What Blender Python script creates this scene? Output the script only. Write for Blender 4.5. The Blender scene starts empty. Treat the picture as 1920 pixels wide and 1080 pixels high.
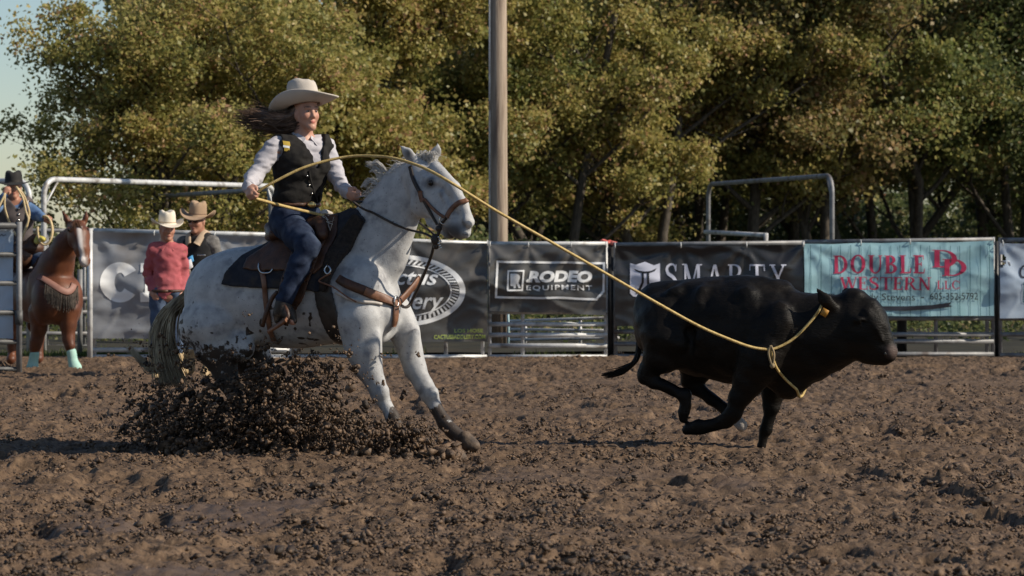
import bpy, bmesh, math, random
import numpy as np
from mathutils import Vector, Matrix

# ------------------------------------------------------------------ camera, light, exposure
sc = bpy.context.scene
col = sc.collection
FPX = 5600.0            # focal length in pixels of the 1920 px wide photograph
CAMH, YHOR = 1.4, 455.0  # camera height, image row of the horizon
cam = bpy.data.cameras.new("camera")
cam.lens = 36.0 * FPX / 1920.0
cam.sensor_width = 36.0
cam.shift_y = -(540.0 - YHOR) / 1920.0
cam.clip_start, cam.clip_end = 0.5, 3000.0
cam.dof.use_dof = True
cam.dof.focus_distance = 20.0
cam.dof.aperture_fstop = 5.6
camo = bpy.data.objects.new("camera", cam)
col.objects.link(camo)
camo.location = (0, 0, CAMH)
camo.rotation_euler = (math.radians(90), 0, 0)
sc.camera = camo

SUN_EL, SUN_AZ = math.radians(34), math.radians(13)     # azimuth: towards the camera from due +X
sun_dir = Vector((math.cos(SUN_EL) * math.cos(SUN_AZ), -math.cos(SUN_EL) * math.sin(SUN_AZ), math.sin(SUN_EL)))
w = bpy.data.worlds.new("World")
sc.world = w
w.use_nodes = True
nt = w.node_tree
sky = nt.nodes.new("ShaderNodeTexSky")
sky.sky_type = 'NISHITA'
sky.sun_disc = False
sky.sun_elevation = SUN_EL
sky.sun_rotation = math.atan2(sun_dir.x, sun_dir.y)
sky.air_density, sky.dust_density, sky.ozone_density = 1.0, 0.3, 2.5
bg = nt.nodes["Background"]
bg.inputs["Strength"].default_value = 0.09
nt.links.new(sky.outputs[0], bg.inputs["Color"])
sl = bpy.data.lights.new("sun", 'SUN')
sl.energy, sl.angle, sl.color = 5.0, math.radians(0.53), (1.0, 0.90, 0.75)
so = bpy.data.objects.new("sun", sl)
col.objects.link(so)
so.rotation_euler = (-sun_dir).to_track_quat('-Z', 'Y').to_euler()
so.location = (30, 10, 25)
sc.view_settings.view_transform = 'Standard'
sc.view_settings.look = 'None'
sc.view_settings.exposure = 0.15
sc.view_settings.gamma = 1.0
sc.view_settings.use_curve_mapping = False
sc.render.engine = 'CYCLES'
sc.cycles.max_bounces = 6

# ------------------------------------------------------------------ helpers
rng = np.random.default_rng(7)
random.seed(7)

def at(px, py, d):
    return np.array(((px - 960.0) / FPX * d, d, CAMH + (YHOR - py) / FPX * d))

def nrm(v):
    v = np.asarray(v, float)
    return v / max(np.linalg.norm(v), 1e-9)

def _hash(i, j, k, seed):
    h = (i * 374761393 + j * 668265263 + k * 1274126177 + seed * 974711) & 0x7fffffff
    h = ((h ^ (h >> 13)) * 1103515245) & 0x7fffffff
    return ((h ^ (h >> 16)) & 0xffff) / 32767.5 - 1.0

def vnoise(P, seed=0):
    """smooth value noise in [-1,1] at points P (...,3)"""
    P = np.asarray(P, float)
    f = np.floor(P)
    i = f.astype(np.int64)
    t = P - f
    t = t * t * (3 - 2 * t)
    r = 0
    for a in (0, 1):
        wa = t[..., 0] if a else 1 - t[..., 0]
        for b in (0, 1):
            wb = t[..., 1] if b else 1 - t[..., 1]
            for c in (0, 1):
                wc = t[..., 2] if c else 1 - t[..., 2]
                r = r + wa * wb * wc * _hash(i[..., 0] + a, i[..., 1] + b, i[..., 2] + c, seed)
    return r

def vnoise2(X, Y, seed=0):
    fx, fy = np.floor(X), np.floor(Y)
    i, j = fx.astype(np.int64), fy.astype(np.int64)
    tx, ty = X - fx, Y - fy
    tx = tx * tx * (3 - 2 * tx); ty = ty * ty * (3 - 2 * ty)
    h = lambda a, b: _hash(i + a, j + b, 0 * i, seed)
    return (h(0, 0) * (1 - tx) + h(1, 0) * tx) * (1 - ty) + (h(0, 1) * (1 - tx) + h(1, 1) * tx) * ty

def catmull(pts, n=6):
    P = np.asarray(pts, float)
    if len(P) < 3:
        return np.array([P[0] + (P[1] - P[0]) * t for t in np.linspace(0, 1, n + 1)])
    Q = np.vstack([2 * P[0] - P[1], P, 2 * P[-1] - P[-2]])
    out = []
    for i in range(1, len(Q) - 2):
        p0, p1, p2, p3 = Q[i - 1:i + 3]
        for t in np.linspace(0, 1, n, endpoint=False):
            out.append(0.5 * (2 * p1 + (p2 - p0) * t + (2 * p0 - 5 * p1 + 4 * p2 - p3) * t * t + (3 * p1 - p0 - 3 * p2 + p3) * t ** 3))
    out.append(P[-1])
    return np.array(out)

# ---- objects
WLOC = {}                # world location of every empty / part we parent to
def thing(name, label, cat, loc, group=None):
    o = bpy.data.objects.new(name, None)
    col.objects.link(o)
    o.empty_display_size = 0.2
    o.location = tuple(loc)
    WLOC[o.name] = np.asarray(loc, float)
    o['label'] = label; o['category'] = cat
    if group: o['group'] = group
    return o

def tag(o, label, cat, group=None):
    o['label'] = label; o['category'] = cat
    if group: o['group'] = group
    return o

def mesh(name, V, F, m, parent=None, smooth=True, attrs=None, kind=None):
    """one mesh object; V in world coordinates; F: list of faces or an (n,3)/(n,4) int array"""
    V = np.asarray(V, float)
    if parent is None:
        loc = np.array([(V[:, 0].min() + V[:, 0].max()) / 2, (V[:, 1].min() + V[:, 1].max()) / 2, V[:, 2].min()])
        local = loc
    else:
        loc = WLOC[parent.name]
        local = np.zeros(3)
    me = bpy.data.meshes.new(name)
    VL = V - loc
    if isinstance(F, np.ndarray):
        n, k = F.shape
        me.vertices.add(len(V)); me.vertices.foreach_set("co", VL.astype(np.float32).ravel())
        me.loops.add(n * k); me.loops.foreach_set("vertex_index", F.astype(np.int32).ravel())
        me.polygons.add(n); me.polygons.foreach_set("loop_start", np.arange(0, n * k, k, dtype=np.int32))
        me.update(calc_edges=True)
    else:
        me.from_pydata([tuple(v) for v in VL], [], [tuple(int(i) for i in f) for f in F])
        me.update()
    if smooth and len(me.polygons):
        me.polygons.foreach_set("use_smooth", np.ones(len(me.polygons), bool))
    if attrs:
        for k, a in attrs.items():
            a = np.asarray(a, np.float32)
            if a.ndim == 1:
                me.attributes.new(k, 'FLOAT', 'POINT').data.foreach_set("value", a)
            else:
                me.attributes.new(k, 'FLOAT_VECTOR', 'POINT').data.foreach_set("vector", a.ravel())
    if m is not None:
        for mm in (m if isinstance(m, (list, tuple)) else [m]):
            me.materials.append(mm)
    o = bpy.data.objects.new(name, me)
    col.objects.link(o)
    if parent is not None:
        o.parent = parent
    o.location = tuple(local)
    WLOC[o.name] = loc
    if kind: o['kind'] = kind
    return o

class MB:
    """collects shapes into one mesh"""
    def __init__(s): s.V, s.F = [], []
    def add(s, V, F):
        b = len(s.V)
        s.V.extend([tuple(v) for v in V]); s.F.extend([tuple(i + b for i in f) for f in F])
        return s
    def tube(s, pts, r, n=8, cap=True, flat=None):
        P = np.asarray(pts, float)
        R = np.full(len(P), r) if np.isscalar(r) else np.interp(np.linspace(0, 1, len(P)), np.linspace(0, 1, len(r)), r)
        T = np.gradient(P, axis=0)
        T /= np.maximum(np.linalg.norm(T, axis=1, keepdims=True), 1e-9)
        ref = np.array((0, 0, 1.0)) if abs(T[0][2]) < 0.9 else np.array((1.0, 0, 0))
        u = nrm(np.cross(T[0], ref))
        V, F = [], []
        for i in range(len(P)):
            u = nrm(u - T[i] * np.dot(u, T[i]))
            v = np.cross(T[i], u)
            for a in range(n):
                t = 2 * math.pi * a / n
                V.append(P[i] + R[i] * (math.cos(t) * u + math.sin(t) * v))
        for i in range(len(P) - 1):
            for a in range(n):
                b = (a + 1) % n
                F.append((i * n + a, i * n + b, (i + 1) * n + b, (i + 1) * n + a))
        if cap:
            F.append(tuple(range(n))[::-1]); F.append(tuple((len(P) - 1) * n + a for a in range(n)))
        return s.add(V, F)
    def ribbon(s, pts, nors, wid, th):
        """flat strap with thickness: pts path, nors outward normals"""
        P = np.asarray(pts, float); N = np.asarray(nors, float)
        T = np.gradient(P, axis=0)
        W = np.full(len(P), wid) if np.isscalar(wid) else np.interp(np.linspace(0, 1, len(P)), np.linspace(0, 1, len(wid)), wid)
        V, F = [], []
        for i in range(len(P)):
            n_ = nrm(N[i]); b = nrm(np.cross(nrm(T[i]), n_)); n_ = np.cross(b, nrm(T[i]))
            for (x, y) in ((-.5, 0), (-.42, 1), (.42, 1), (.5, 0)):
                V.append(P[i] + b * W[i] * x + n_ * th * y)
        for i in range(len(P) - 1):
            for a in range(4):
                b_ = (a + 1) % 4
                F.append((i * 4 + a, i * 4 + b_, i * 4 + 4 + b_, i * 4 + 4 + a))
        F.append((0, 1, 2, 3)); k = (len(P) - 1) * 4; F.append((k + 3, k + 2, k + 1, k))
        return s.add(V, F)
    def box(s, c, dx, dy, dz, rot=None):
        V = np.array([(x, y, z) for x in (-.5, .5) for y in (-.5, .5) for z in (-.5, .5)]) * (dx, dy, dz)
        if rot is not None: V = V @ np.asarray(rot).T
        V = V + np.asarray(c)
        return s.add(V, [(0, 1, 3, 2), (4, 6, 7, 5), (0, 4, 5, 1), (2, 3, 7, 6), (0, 2, 6, 4), (1, 5, 7, 3)])
    def ball(s, c, r, n=10, m=6, scale=(1, 1, 1), rot=None):
        V = [(0, 0, 1)]
        for i in range(1, m):
            for a in range(n):
                t, p = math.pi * i / m, 2 * math.pi * a / n
                V.append((math.sin(t) * math.cos(p), math.sin(t) * math.sin(p), math.cos(t)))
        V.append((0, 0, -1))
        F = [(0, 1 + a, 1 + (a + 1) % n) for a in range(n)]
        for i in range(m - 2):
            for a in range(n):
                b = (a + 1) % n
                F.append((1 + i * n + a, 1 + (i + 1) * n + a, 1 + (i + 1) * n + b, 1 + i * n + b))
        k = 1 + (m - 2) * n
        F += [(len(V) - 1, k + (a + 1) % n, k + a) for a in range(n)]
        V = np.array(V) * np.asarray(scale) * r
        if rot is not None: V = V @ np.asarray(rot).T
        return s.add(V + np.asarray(c), F)
    def build(s, name, m, parent=None, smooth=True, **k):
        return mesh(name, s.V, s.F, m, parent, smooth, **k)

def yawmat(a):
    c, s_ = math.cos(a), math.sin(a)
    return np.array(((c, -s_, 0), (s_, c, 0), (0, 0, 1.0)))

# ---- implicit bodies: smooth union of round cones and ellipsoids, skinned as one continuous surface
class Body:
    def __init__(s, k=0.03): s.p, s.k, s.amp = [], k, []
    def cone(s, p0, r0, p1, r1, u=None, sq=1.0, k=None, op=1):
        p0, p1 = np.asarray(p0, float), np.asarray(p1, float)
        R = max(r0, r1)
        s.p.append(('c', p0, r0, p1, r1, u, sq, s.k if k is None else k, op, np.minimum(p0, p1) - R, np.maximum(p0, p1) + R))
        return s
    def chain(s, pts, u=None, sq=1.0, k=None):
        for a, b in zip(pts[:-1], pts[1:]): s.cone(a[0], a[1], b[0], b[1], u, sq, k)
        return s
    def ell(s, c, r, rot=None, k=None, op=1):
        c = np.asarray(c, float); r = np.asarray(r, float)
        R = r.max()
        s.p.append(('e', c, r, None if rot is None else np.asarray(rot, float), s.k if k is None else k, op, c - R, c + R))
        return s
    def fn(s, f, lo, hi, k=0.01, op=-1):
        lo, hi = np.asarray(lo, float), np.asarray(hi, float)
        s.p.append(('f', f, k, op, np.minimum(lo, hi), np.maximum(lo, hi)))
        return s
    def _d(s, q, P):
        if q[0] == 'c':
            _, p0, r0, p1, r1, u, sq, k, op, lo, hi = q
            X = P - p0; ba = p1 - p0
            if u is not None:
                X = X + (X @ u)[..., None] * u * (1 / sq - 1)
                ba = ba + (ba @ u) * u * (1 / sq - 1)
            L2 = max(ba @ ba, 1e-9)
            t = np.clip((X @ ba) / L2, 0, 1)
            d = np.linalg.norm(X - t[..., None] * ba, axis=-1) - (r0 + (r1 - r0) * t)
            return d, k, op
        if q[0] == 'e':
            _, c, r, rot, k, op, lo, hi = q
            X = P - c
            if rot is not None: X = X @ rot
            k0 = np.linalg.norm(X / r, axis=-1); k1 = np.linalg.norm(X / (r * r), axis=-1)
            return k0 * (k0 - 1) / np.maximum(k1, 1e-6), k, op
        return q[1](P), q[2], q[3]
    @staticmethod
    def _mix(F, d, k, op):
        if op < 0:
            h = np.clip(0.5 - 0.5 * (F + d) / k, 0, 1)
            return F * (1 - h) - d * h + k * h * (1 - h)
        h = np.clip(0.5 + 0.5 * (F - d) / k, 0, 1)
        return F * (1 - h) + d * h - k * h * (1 - h)
    def sdf(s, P):
        P = np.asarray(P, float)
        F = np.full(P.shape[:-1], 1.0)
        for q in s.p:
            d, k, op = s._d(q, P)
            F = s._mix(F, d, k, op)
        return F
    def grad(s, P, e=0.004):
        P = np.asarray(P, float)
        G = np.stack([s.sdf(P + np.eye(3)[i] * e) - s.sdf(P - np.eye(3)[i] * e) for i in range(3)], -1)
        return G / np.maximum(np.linalg.norm(G, axis=-1, keepdims=True), 1e-9)
    def project(s, P, off=0.0, it=8):
        P = np.array(P, float)
        for _ in range(it):
            P = P - (s.sdf(P) - off)[..., None] * s.grad(P) * 0.9
        return P, s.grad(P)
    def hit(s, px, py, d0, off=0.0, n=60):
        """first surface point met along the line of sight of a photograph pixel, starting at depth d0"""
        px = np.atleast_1d(np.asarray(px, float)); py = np.atleast_1d(np.asarray(py, float))
        Dr = np.stack([(px - 960) / FPX, np.ones_like(px), (YHOR - py) / FPX], -1)
        d = np.full(px.shape, float(d0))
        for _ in range(n):
            v = s.sdf(Dr * d[:, None] + (0, 0, CAMH)) - off
            d = d + np.clip(v * 0.8, -0.05, 0.08)
        return Dr * d[:, None] + (0, 0, CAMH)
    def field(s, h, lo=None, hi=None, margin=0.04):
        los = [q[-2] for q in s.p if q[_OPI[q[0]]] > 0]; his = [q[-1] for q in s.p if q[_OPI[q[0]]] > 0]
        lo = np.min(los, 0) - margin if lo is None else np.asarray(lo, float)
        hi = np.max(his, 0) + margin if hi is None else np.asarray(hi, float)
        n = np.ceil((hi - lo) / h).astype(int) + 1
        ax = [lo[i] + h * np.arange(n[i]) for i in range(3)]
        F = np.full(n, 1.0, np.float64)
        for q in s.p:
            k = q[_KI[q[0]]]
            pad = k + 3 * h + 0.01
            sl_ = []
            for i in range(3):
                a = int(np.searchsorted(ax[i], q[-2][i] - pad)); b = int(np.searchsorted(ax[i], q[-1][i] + pad))
                sl_.append(slice(max(a - 1, 0), min(b + 1, n[i])))
            if any(x.stop <= x.start for x in sl_): continue
            P = np.stack(np.meshgrid(ax[0][sl_[0]], ax[1][sl_[1]], ax[2][sl_[2]], indexing='ij'), -1)
            d, k, op = s._d(q, P)
            F[tuple(sl_)] = s._mix(F[tuple(sl_)], d, k, op)
        for (amp, fr, seed, fn_) in s.amp:
            m = np.abs(F) < 0.06
            ii = np.argwhere(m)
            P = lo + ii * h
            nz = vnoise(P * np.asarray(fr), seed) * amp
            if fn_ is not None: nz = nz * fn_(P)
            F[m] += nz
        return F, lo
    def skin(s, h, lo=None, hi=None, smooth=1):
        F, o = s.field(h, lo, hi)
        return relax(*snets(F, o, h), smooth)
_OPI = {'c': 8, 'e': 5, 'f': 3}
_KI = {'c': 7, 'e': 4, 'f': 2}

def snets(F, o, h):
    S = F < 0
    c = np.zeros(tuple(np.array(F.shape) - 1), np.int8)
    offs = [(i, j, k) for i in (0, 1) for j in (0, 1) for k in (0, 1)]
    nx, ny, nz = F.shape
    for (i, j, k) in offs:
        c += S[i:nx - 1 + i, j:ny - 1 + j, k:nz - 1 + k]
    act = (c > 0) & (c < 8)
    ijk = np.argwhere(act)
    idx = np.full(act.shape, -1, np.int64); idx[act] = np.arange(len(ijk))
    pos = np.zeros((len(ijk), 3)); cnt = np.zeros(len(ijk))
    for a in offs:
        for d in range(3):
            if a[d]: continue
            b = list(a); b[d] = 1
            f0 = F[tuple((ijk + a).T)]; f1 = F[tuple((ijk + b).T)]
            m = (f0 < 0) != (f1 < 0)
            t = f0[m] / (f0[m] - f1[m])
            q = np.tile(np.array(a, float), (m.sum(), 1)); q[:, d] += t
            pos[m] += q; cnt[m] += 1
    V = o + h * (ijk + pos / cnt[:, None])
    Q = []
    for ax in range(3):
        b_, c_ = (ax + 1) % 3, (ax + 2) % 3
        sl0 = [slice(1, -1)] * 3; sl0[ax] = slice(0, -1)
        sl1 = [slice(1, -1)] * 3; sl1[ax] = slice(1, None)
        A, B = S[tuple(sl0)], S[tuple(sl1)]
        E = np.argwhere(A != B)
        inside = A[tuple(E.T)]
        base = E + 1; base[:, ax] -= 1
        def cell(db, dc):
            q = base.copy(); q[:, b_] += db; q[:, c_] += dc
            return idx[tuple(q.T)]
        quad = np.stack([cell(-1, -1), cell(0, -1), cell(0, 0), cell(-1, 0)], -1)
        quad[~inside] = quad[~inside][:, ::-1]
        Q.append(quad)
    Q = np.vstack(Q)
    return V, Q[(Q >= 0).all(1)]

def relax(V, Q, it=1, lam=0.5):
    e = np.vstack([Q[:, [0, 1]], Q[:, [1, 2]], Q[:, [2, 3]], Q[:, [3, 0]]])
    for _ in range(it):
        acc = np.zeros_like(V); cn = np.zeros(len(V))
        for a, b in ((0, 1), (1, 0)):
            np.add.at(acc, e[:, a], V[e[:, b]]); np.add.at(cn, e[:, a], 1)
        V = V + lam * (acc / np.maximum(cn, 1)[:, None] - V)
    return V, Q

def poly_sdf(poly, X, Y):
    """signed distance to a 2-D polygon (negative inside)"""
    P = np.asarray(poly, float); n = len(P)
    d = np.full(X.shape, 1e9); sgn = np.ones(X.shape)
    for i in range(n):
        a, b = P[i], P[i - 1]
        ex, ey = b - a
        wx, wy = X - a[0], Y - a[1]
        t = np.clip((wx * ex + wy * ey) / max(ex * ex + ey * ey, 1e-12), 0, 1)
        d = np.minimum(d, (wx - ex * t) ** 2 + (wy - ey * t) ** 2)
        c1, c2, c3 = Y >= a[1], Y < b[1], ex * wy > ey * wx
        fl = (c1 & c2 & c3) | (~c1 & ~c2 & ~c3)
        sgn = np.where(fl, -sgn, sgn)
    return sgn * np.sqrt(d)

# ---- materials
def mat(name, c1, c2=None, scale=6.0, rough=0.7, bump=0.0, bscale=40.0, metal=0.0, spec=0.4, detail=5.0, c3=None, c3scale=1.5,
        mud=None, attr=None, attr_col=None, sheen=0.0, transl=None, stretch=None, rough2=None, coord='Object', bdist=0.01, flecks=None, fac=(0.35, 0.65)):
    m = bpy.data.materials.new(name)
    m.use_nodes = True
    N, L = m.node_tree.nodes, m.node_tree.links
    b = N["Principled BSDF"]
    b.inputs["Roughness"].default_value = rough
    b.inputs["Metallic"].default_value = metal
    b.inputs["Specular IOR Level"].default_value = spec
    tc = N.new("ShaderNodeTexCoord")
    src = tc.outputs[coord]
    if stretch:
        mp = N.new("ShaderNodeMapping"); mp.inputs["Scale"].default_value = stretch
        L.new(src, mp.inputs["Vector"]); src = mp.outputs[0]
    def noise(sc_, det=detail, ro=0.6):
        n = N.new("ShaderNodeTexNoise"); n.inputs["Scale"].default_value = sc_; n.inputs["Detail"].default_value = det
        n.inputs["Roughness"].default_value = ro
        L.new(src, n.inputs["Vector"]); return n
    def mix(a, bcol, f):
        x = N.new("ShaderNodeMix"); x.data_type = 'RGBA'
        if isinstance(a, tuple): x.inputs[6].default_value = (*a, 1)
        else: L.new(a, x.inputs[6])
        if isinstance(bcol, tuple): x.inputs[7].default_value = (*bcol, 1)
        else: L.new(bcol, x.inputs[7])
        L.new(f, x.inputs[0]); return x.outputs[2]
    def ramp(f, lo, hi):
        r = N.new("ShaderNodeMapRange"); r.inputs[1].default_value = lo; r.inputs[2].default_value = hi
        r.interpolation_type = 'SMOOTHSTEP'
        L.new(f, r.inputs[0]); return r.outputs[0]
    c = c1
    nz = noise(scale)
    if c2 is not None: c = mix(c1, c2, ramp(nz.outputs[0], *fac))
    if c3 is not None: c = mix(c, c3, ramp(noise(c3scale, 3).outputs[0], 0.5, 0.72))
    if flecks is not None: c = mix(c, flecks, ramp(noise(75, 2, .5).outputs[0], 0.66, 0.74))
    if attr:
        for (an, ac) in (attr if isinstance(attr, list) else [(attr, attr_col)]):
            a = N.new("ShaderNodeAttribute"); a.attribute_name = an
            c = mix(c, ac, a.outputs["Fac"])
    if mud is not None:
        a = N.new("ShaderNodeAttribute"); a.attribute_name = 'mud'
        n2 = noise(26, 6, 0.7)
        ad = N.new("ShaderNodeMath"); ad.operation = 'ADD'; L.new(a.outputs["Fac"], ad.inputs[0]); L.new(n2.outputs[0], ad.inputs[1])
        f = ramp(ad.outputs[0], 0.86, 1.02)
        c = mix(c, mud, f)
    if isinstance(c, tuple): b.inputs["Base Color"].default_value = (*c, 1)
    else: L.new(c, b.inputs["Base Color"])
    if rough2 is not None:
        r = N.new("ShaderNodeMapRange"); r.inputs[3].default_value = rough; r.inputs[4].default_value = rough2
        r.inputs[1].default_value = 0.4; r.inputs[2].default_value = 0.6
        L.new(noise(scale * 0.7, 3).outputs[0], r.inputs[0]); L.new(r.outputs[0], b.inputs["Roughness"])
    if bump:
        bp = N.new("ShaderNodeBump"); bp.inputs["Strength"].default_value = bump; bp.inputs["Distance"].default_value = bdist
        L.new(noise(bscale, 6).outputs[0], bp.inputs["Height"]); L.new(bp.outputs[0], b.inputs["Normal"])
    if sheen:
        b.inputs["Sheen Weight"].default_value = sheen
        b.inputs["Sheen Roughness"].default_value = 0.4
    if transl:
        t = N.new("ShaderNodeBsdfTranslucent"); ms = N.new("ShaderNodeMixShader"); ms.inputs[0].default_value = transl
        if isinstance(c, tuple): t.inputs[0].default_value = (*c, 1)
        else: L.new(c, t.inputs[0])
        out = N["Material Output"]
        L.new(b.outputs[0], ms.inputs[1]); L.new(t.outputs[0], ms.inputs[2]); L.new(ms.outputs[0], out.inputs[0])
    return m
# ------------------------------------------------------------------ materials of the setting
def mat_mud():
    m = bpy.data.materials.new("churned_mud"); m.use_nodes = True
    N, L = m.node_tree.nodes, m.node_tree.links
    b = N["Principled BSDF"]
    tc = N.new("ShaderNodeTexCoord")
    def noise(s, det=6, r=0.65):
        n = N.new("ShaderNodeTexNoise"); n.inputs["Scale"].default_value = s; n.inputs["Detail"].default_value = det
        n.inputs["Roughness"].default_value = r; L.new(tc.outputs["Object"], n.inputs["Vector"]); return n.outputs[0]
    def rng_(f, a, b_, c=0, d=1):
        r = N.new("ShaderNodeMapRange"); r.inputs[1].default_value = a; r.inputs[2].default_value = b_
        r.inputs[3].default_value = c; r.inputs[4].default_value = d; L.new(f, r.inputs[0]); return r.outputs[0]
    def mix(a, c, f):
        x = N.new("ShaderNodeMix"); x.data_type = 'RGBA'
        for v, s in ((a, 6), (c, 7)):
            if isinstance(v, tuple): x.inputs[s].default_value = (*v, 1)
            else: L.new(v, x.inputs[s])
        L.new(f, x.inputs[0]); return x.outputs[2]
    c = mix((0.074, 0.044, 0.025), (0.166, 0.104, 0.060), rng_(noise(9), 0.38, 0.62))
    c = mix(c, (0.245, 0.164, 0.100), rng_(noise(60, 4), 0.52, 0.68))
    c = mix(c, (0.030, 0.019, 0.012), rng_(noise(30, 4), 0.52, 0.62))
    wet = N.new("ShaderNodeAttribute"); wet.attribute_name = 'wet'
    c = mix(c, (0.098, 0.066, 0.047), wet.outputs["Fac"])
    L.new(c, b.inputs["Base Color"])
    ro = N.new("ShaderNodeMapRange"); ro.inputs[3].default_value = 0.82; ro.inputs[4].default_value = 0.52
    L.new(wet.outputs["Fac"], ro.inputs[0])
    L.new(ro.outputs[0], b.inputs["Roughness"])
    b.inputs["Specular IOR Level"].default_value = 0.35
    bp = N.new("ShaderNodeBump"); bp.inputs["Strength"].default_value = 0.7; bp.inputs["Distance"].default_value = 0.012
    L.new(noise(70, 6, 0.7), bp.inputs["Height"]); L.new(bp.outputs[0], b.inputs["Normal"])
    return m
M_mud = mat_mud()
M_clod = mat("loose_mud", (0.046, 0.027, 0.015), (0.172, 0.107, 0.062), scale=22, rough=0.6, bump=0.6, bscale=90, fac=(0.35, 0.65), spec=0.4, attr=[('dk', (0.022, 0.014, 0.009))])
M_galv = mat("galvanised_pipe", (0.46, 0.46, 0.46), (0.60, 0.60, 0.59), scale=9, rough=0.5, metal=0.15, bump=0.05, bscale=60, c3=(0.22, 0.20, 0.18), c3scale=5)
M_galvd = mat("shaded_pipe", (0.17, 0.17, 0.175), (0.25, 0.25, 0.25), scale=9, rough=0.55, metal=0.3, c3=(0.12, 0.10, 0.09), c3scale=5)  # darker copy of the galvanised pipe, shade put into its colour
M_gate = mat('shaded_gate_pipe', (0.055, 0.057, 0.06), (0.10, 0.10, 0.10), scale=9, rough=0.55, metal=0.2)  # gate rails' shade is in this colour; the uprights stay lighter
M_blackpost = mat("black_painted_steel", (0.015, 0.015, 0.016), (0.03, 0.03, 0.03), scale=8, rough=0.45)
M_wood = mat("weathered_pole_wood", (0.25, 0.19, 0.14), (0.36, 0.285, 0.215), scale=5, rough=0.85, bump=0.5, bscale=20, stretch=(6, 6, 0.35), c3=(0.14, 0.10, 0.075), c3scale=2.0)
M_bark = mat("bark", (0.045, 0.036, 0.027), (0.10, 0.082, 0.062), scale=8, rough=0.9, bump=0.7, bscale=22, stretch=(3, 3, 0.7))
M_grass = mat("grass_blades", (0.06, 0.10, 0.018), (0.16, 0.17, 0.045), scale=3, rough=0.7, transl=0.3)
M_turf = mat("rough_turf", (0.014, 0.013, 0.007), (0.030, 0.026, 0.013), scale=2.5, rough=0.95, bump=0.6, bscale=14, c3=(0.035, 0.026, 0.016), c3scale=0.6)

def mat_leaf(name, cols):
    m = bpy.data.materials.new(name); m.use_nodes = True
    N, L = m.node_tree.nodes, m.node_tree.links
    b = N["Principled BSDF"]; b.inputs["Roughness"].default_value = 0.48; b.inputs["Specular IOR Level"].default_value = 0.4
    a = N.new("ShaderNodeAttribute"); a.attribute_name = 'rnd'
    r = N.new("ShaderNodeValToRGB")
    el = r.color_ramp.elements
    while len(el) < len(cols): el.new(0.5)
    for i, (p, c) in enumerate(cols): el[i].position = p; el[i].color = (*c, 1)
    L.new(a.outputs["Fac"], r.inputs[0])
    L.new(r.outputs[0], b.inputs["Base Color"])
    t = N.new("ShaderNodeBsdfTranslucent"); L.new(r.outputs[0], t.inputs[0])
    ms = N.new("ShaderNodeMixShader"); ms.inputs[0].default_value = 0.48
    L.new(b.outputs[0], ms.inputs[1]); L.new(t.outputs[0], ms.inputs[2]); L.new(ms.outputs[0], N["Material Output"].inputs[0])
    return m
M_leaf = [mat_leaf("leaf_olive", [(0, (0.128, 0.162, 0.048)), (.45, (0.248, 0.259, 0.083)), (.8, (0.383, 0.332, 0.108)), (1, (0.467, 0.287, 0.147))]),
          mat_leaf("leaf_yellowing", [(0, (0.187, 0.202, 0.059)), (.45, (0.354, 0.317, 0.096)), (.8, (0.504, 0.402, 0.147)), (1, (0.482, 0.269, 0.161))]),
          mat_leaf("leaf_dark", [(0, (0.075, 0.104, 0.040)), (.5, (0.142, 0.167, 0.059)), (.85, (0.226, 0.213, 0.083)), (1, (0.330, 0.240, 0.120))]),
          mat_leaf("leaf_rusty", [(0, (0.150, 0.155, 0.054)), (.45, (0.262, 0.232, 0.085)), (.8, (0.376, 0.248, 0.112)), (1, (0.497, 0.332, 0.188))])]

# ------------------------------------------------------------------ ground: churned mud
def wetness(X, Y):
    n = vnoise2(X * 0.75 + 31, Y * 0.7 + 5, 11) + 0.6 * vnoise2(X * 2.3, Y * 1.9, 12)
    near = np.clip((19.2 - Y) / 2.5, 0, 1)
    return np.clip((n - 0.42) / 0.3, 0, 1) * near * .75

def tracks(X, Y):
    """strips packed flatter by animals running along the arena"""
    t = 0
    for y0, w_, sd in ((20.45, .34, 51), (16.9, .22, 52), (24.6, .4, 53), (14.3, .16, 54), (29.5, .5, 55)):  # first strip added where the calf's shadow falls, to keep it unbroken
        c = y0 + .18 * vnoise2(X * .6, X * 0 + sd, sd) + .05 * X * (sd % 3 - 1)
        t = np.maximum(t, np.exp(-((Y - c) / w_) ** 2) * np.clip(.75 + .6 * vnoise2(X * 1.1, Y * .9, sd + 9), 0, 1))
    return t
def ground_h(X, Y):
    rough = (1 - 0.45 * wetness(X, Y)) * (1 - .6 * tracks(X, Y))
    z = 0.030 * vnoise2(X * 0.9, Y * 0.9, 1)
    z = z + rough * (0.017 * vnoise2(X * 3.1, Y * 2.7, 2) + 0.013 * vnoise2(X * 7.3 + 9, Y * 6.1, 3))
    r = 1 - np.abs(vnoise2(X * 13, Y * 11, 4))
    r2 = 1 - np.abs(vnoise2(X * 22 + 5, Y * 17, 7))
    lump = np.clip(vnoise2(X * 9 + 2, Y * 7 + 7, 8) - .05, 0, 1)                 # broken lumps with steep sides
    z = z + rough * (0.013 * (r - 0.55) + 0.019 * (r2 - .5) + 0.026 * lump * (0.4 + r2) + 0.017 * vnoise2(X * 34, Y * 27, 5))
    hoof = np.clip((-0.40 - vnoise2(X * 3.3 + 3, Y * 2.3 + 8, 6)) / 0.16, 0, 1)     # hoof prints
    z = z - 0.055 * hoof
    return z * np.clip((37.5 - Y) / 2.5, 0.15, 1)

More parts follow.
